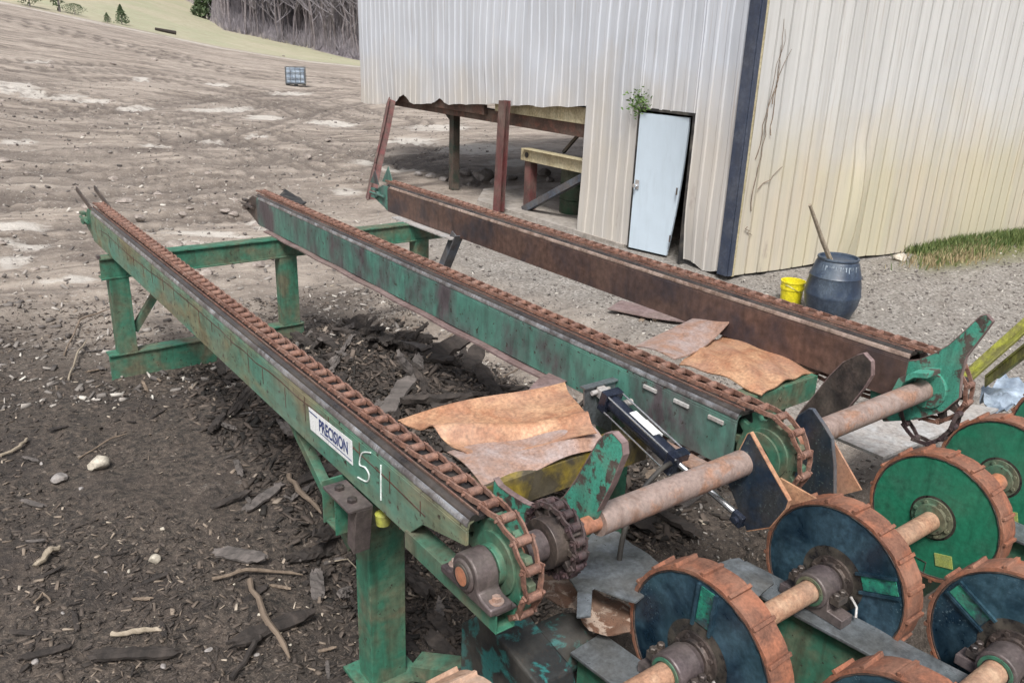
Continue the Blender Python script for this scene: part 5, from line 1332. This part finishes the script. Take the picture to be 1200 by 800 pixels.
for k in range(260):
    u = random.uniform(212, 470) if k < 225 else random.uniform(-60, 215); r = ray(u, 30); az = math.atan2(r[0], r[1]); fe = float(np.interp(az, FEA, FER)); R = fe+abs(random.gauss(0, 1))*16+1.5
    place_tree(R*math.sin(az), R*math.cos(az), random.randrange(7), 'bare grey deciduous tree in the woods beyond the field', 'bare trees of the far woods', random.uniform(.75, 1.15))
# the denser wood behind them reads as one mass
m = MB()
for k in range(480):
    u = random.uniform(-40, 560); r = ray(u, 30); az = math.atan2(r[0], r[1]); fe = float(np.interp(az, FEA, FER)); R = fe+14+random.random()*60
    x, y = R*math.sin(az), R*math.cos(az); z = tz(x, y); h = random.uniform(9, 16); p = Vector((x, y, z-.3)); q = p+Vector((random.gauss(0, .5), random.gauss(0, .5), h))
    m.tube([p, p.lerp(q, .5), q], [.13, .09, .03], 4, cap=False)
    for j in range(22):
        t = random.uniform(.15, 1); s_ = p.lerp(q, t); a_ = random.uniform(0, 6.28); e = s_+Vector((math.cos(a_), math.sin(a_), random.uniform(.4, 1.4)))*random.uniform(1, 3.2)*(1.15-t*.6)
        m.tube([s_, e], [.05, .015], 3, cap=False)
for k in range(3600):
    u = random.uniform(60, 480); r = ray(u, 30); az = math.atan2(r[0], r[1]); fe = float(np.interp(az, FEA, FER)); R = fe+1+random.random()**1.5*60
    x, y = R*math.sin(az), R*math.cos(az); z = tz(x, y); h = random.uniform(.8, 3.2); p = Vector((x, y, z-.1))
    for j in range(4): m.tube([p, p+Vector((random.gauss(0, .5), random.gauss(0, .5), h*random.uniform(.5, 1)))], [.04, .012], 3, cap=False)
wd = build(m, 'far_woods', 'twig', None); wd['kind'] = 'stuff'; wd['label'] = 'dense bare woods receding up the far hillside'; wd['category'] = 'woods'

# ------------------------------------------------------------------ light, world, camera
SUN_EL, SUN_AZ = math.radians(54), math.radians(-140)   # azimuth from +y towards +x
w = bpy.data.worlds.new('World'); scene.world = w; w.use_nodes = True; nt = w.node_tree
bg = nt.nodes['Background']; sky = nt.nodes.new('ShaderNodeTexSky'); sky.sky_type = 'NISHITA'; sky.sun_disc = False; sky.sun_elevation = SUN_EL; sky.sun_rotation = SUN_AZ
sky.air_density = 1.0; sky.dust_density = 4.0; sky.ozone_density = 1.0
hs = nt.nodes.new('ShaderNodeHueSaturation'); hs.inputs['Saturation'].default_value = .32; hs.inputs['Value'].default_value = 1.0
nt.links.new(sky.outputs[0], hs.inputs['Color']); nt.links.new(hs.outputs[0], bg.inputs[0]); bg.inputs[1].default_value = .066
sd_ = bpy.data.lights.new('sun', 'SUN'); sd_.energy = 1.5; sd_.angle = math.radians(14); sd_.color = (1, .97, .93)
so = bpy.data.objects.new('sun', sd_); col.objects.link(so)
v = Vector((math.sin(SUN_AZ)*math.cos(SUN_EL), math.cos(SUN_AZ)*math.cos(SUN_EL), math.sin(SUN_EL)))
so.rotation_euler = v.to_track_quat('Z', 'Y').to_euler(); so.location = (0, 0, 20)
cd = bpy.data.cameras.new('camera'); cd.sensor_width = 36; cd.lens = F/1200*36; cd.clip_end = 2000; cd.clip_start = .05
co_ = bpy.data.objects.new('camera', cd); col.objects.link(co_)
mw = Matrix([[W[i][j] for j in range(3)]+[CAM[i]] for i in range(3)]+[[0, 0, 0, 1]]); co_.matrix_world = mw
scene.camera = co_
scene.view_settings.view_transform = 'Standard'; scene.view_settings.look = 'None'; scene.view_settings.gamma = 1; scene.view_settings.exposure = 1.36
scene.view_settings.use_curve_mapping = False
scene.cycles.use_denoising = True
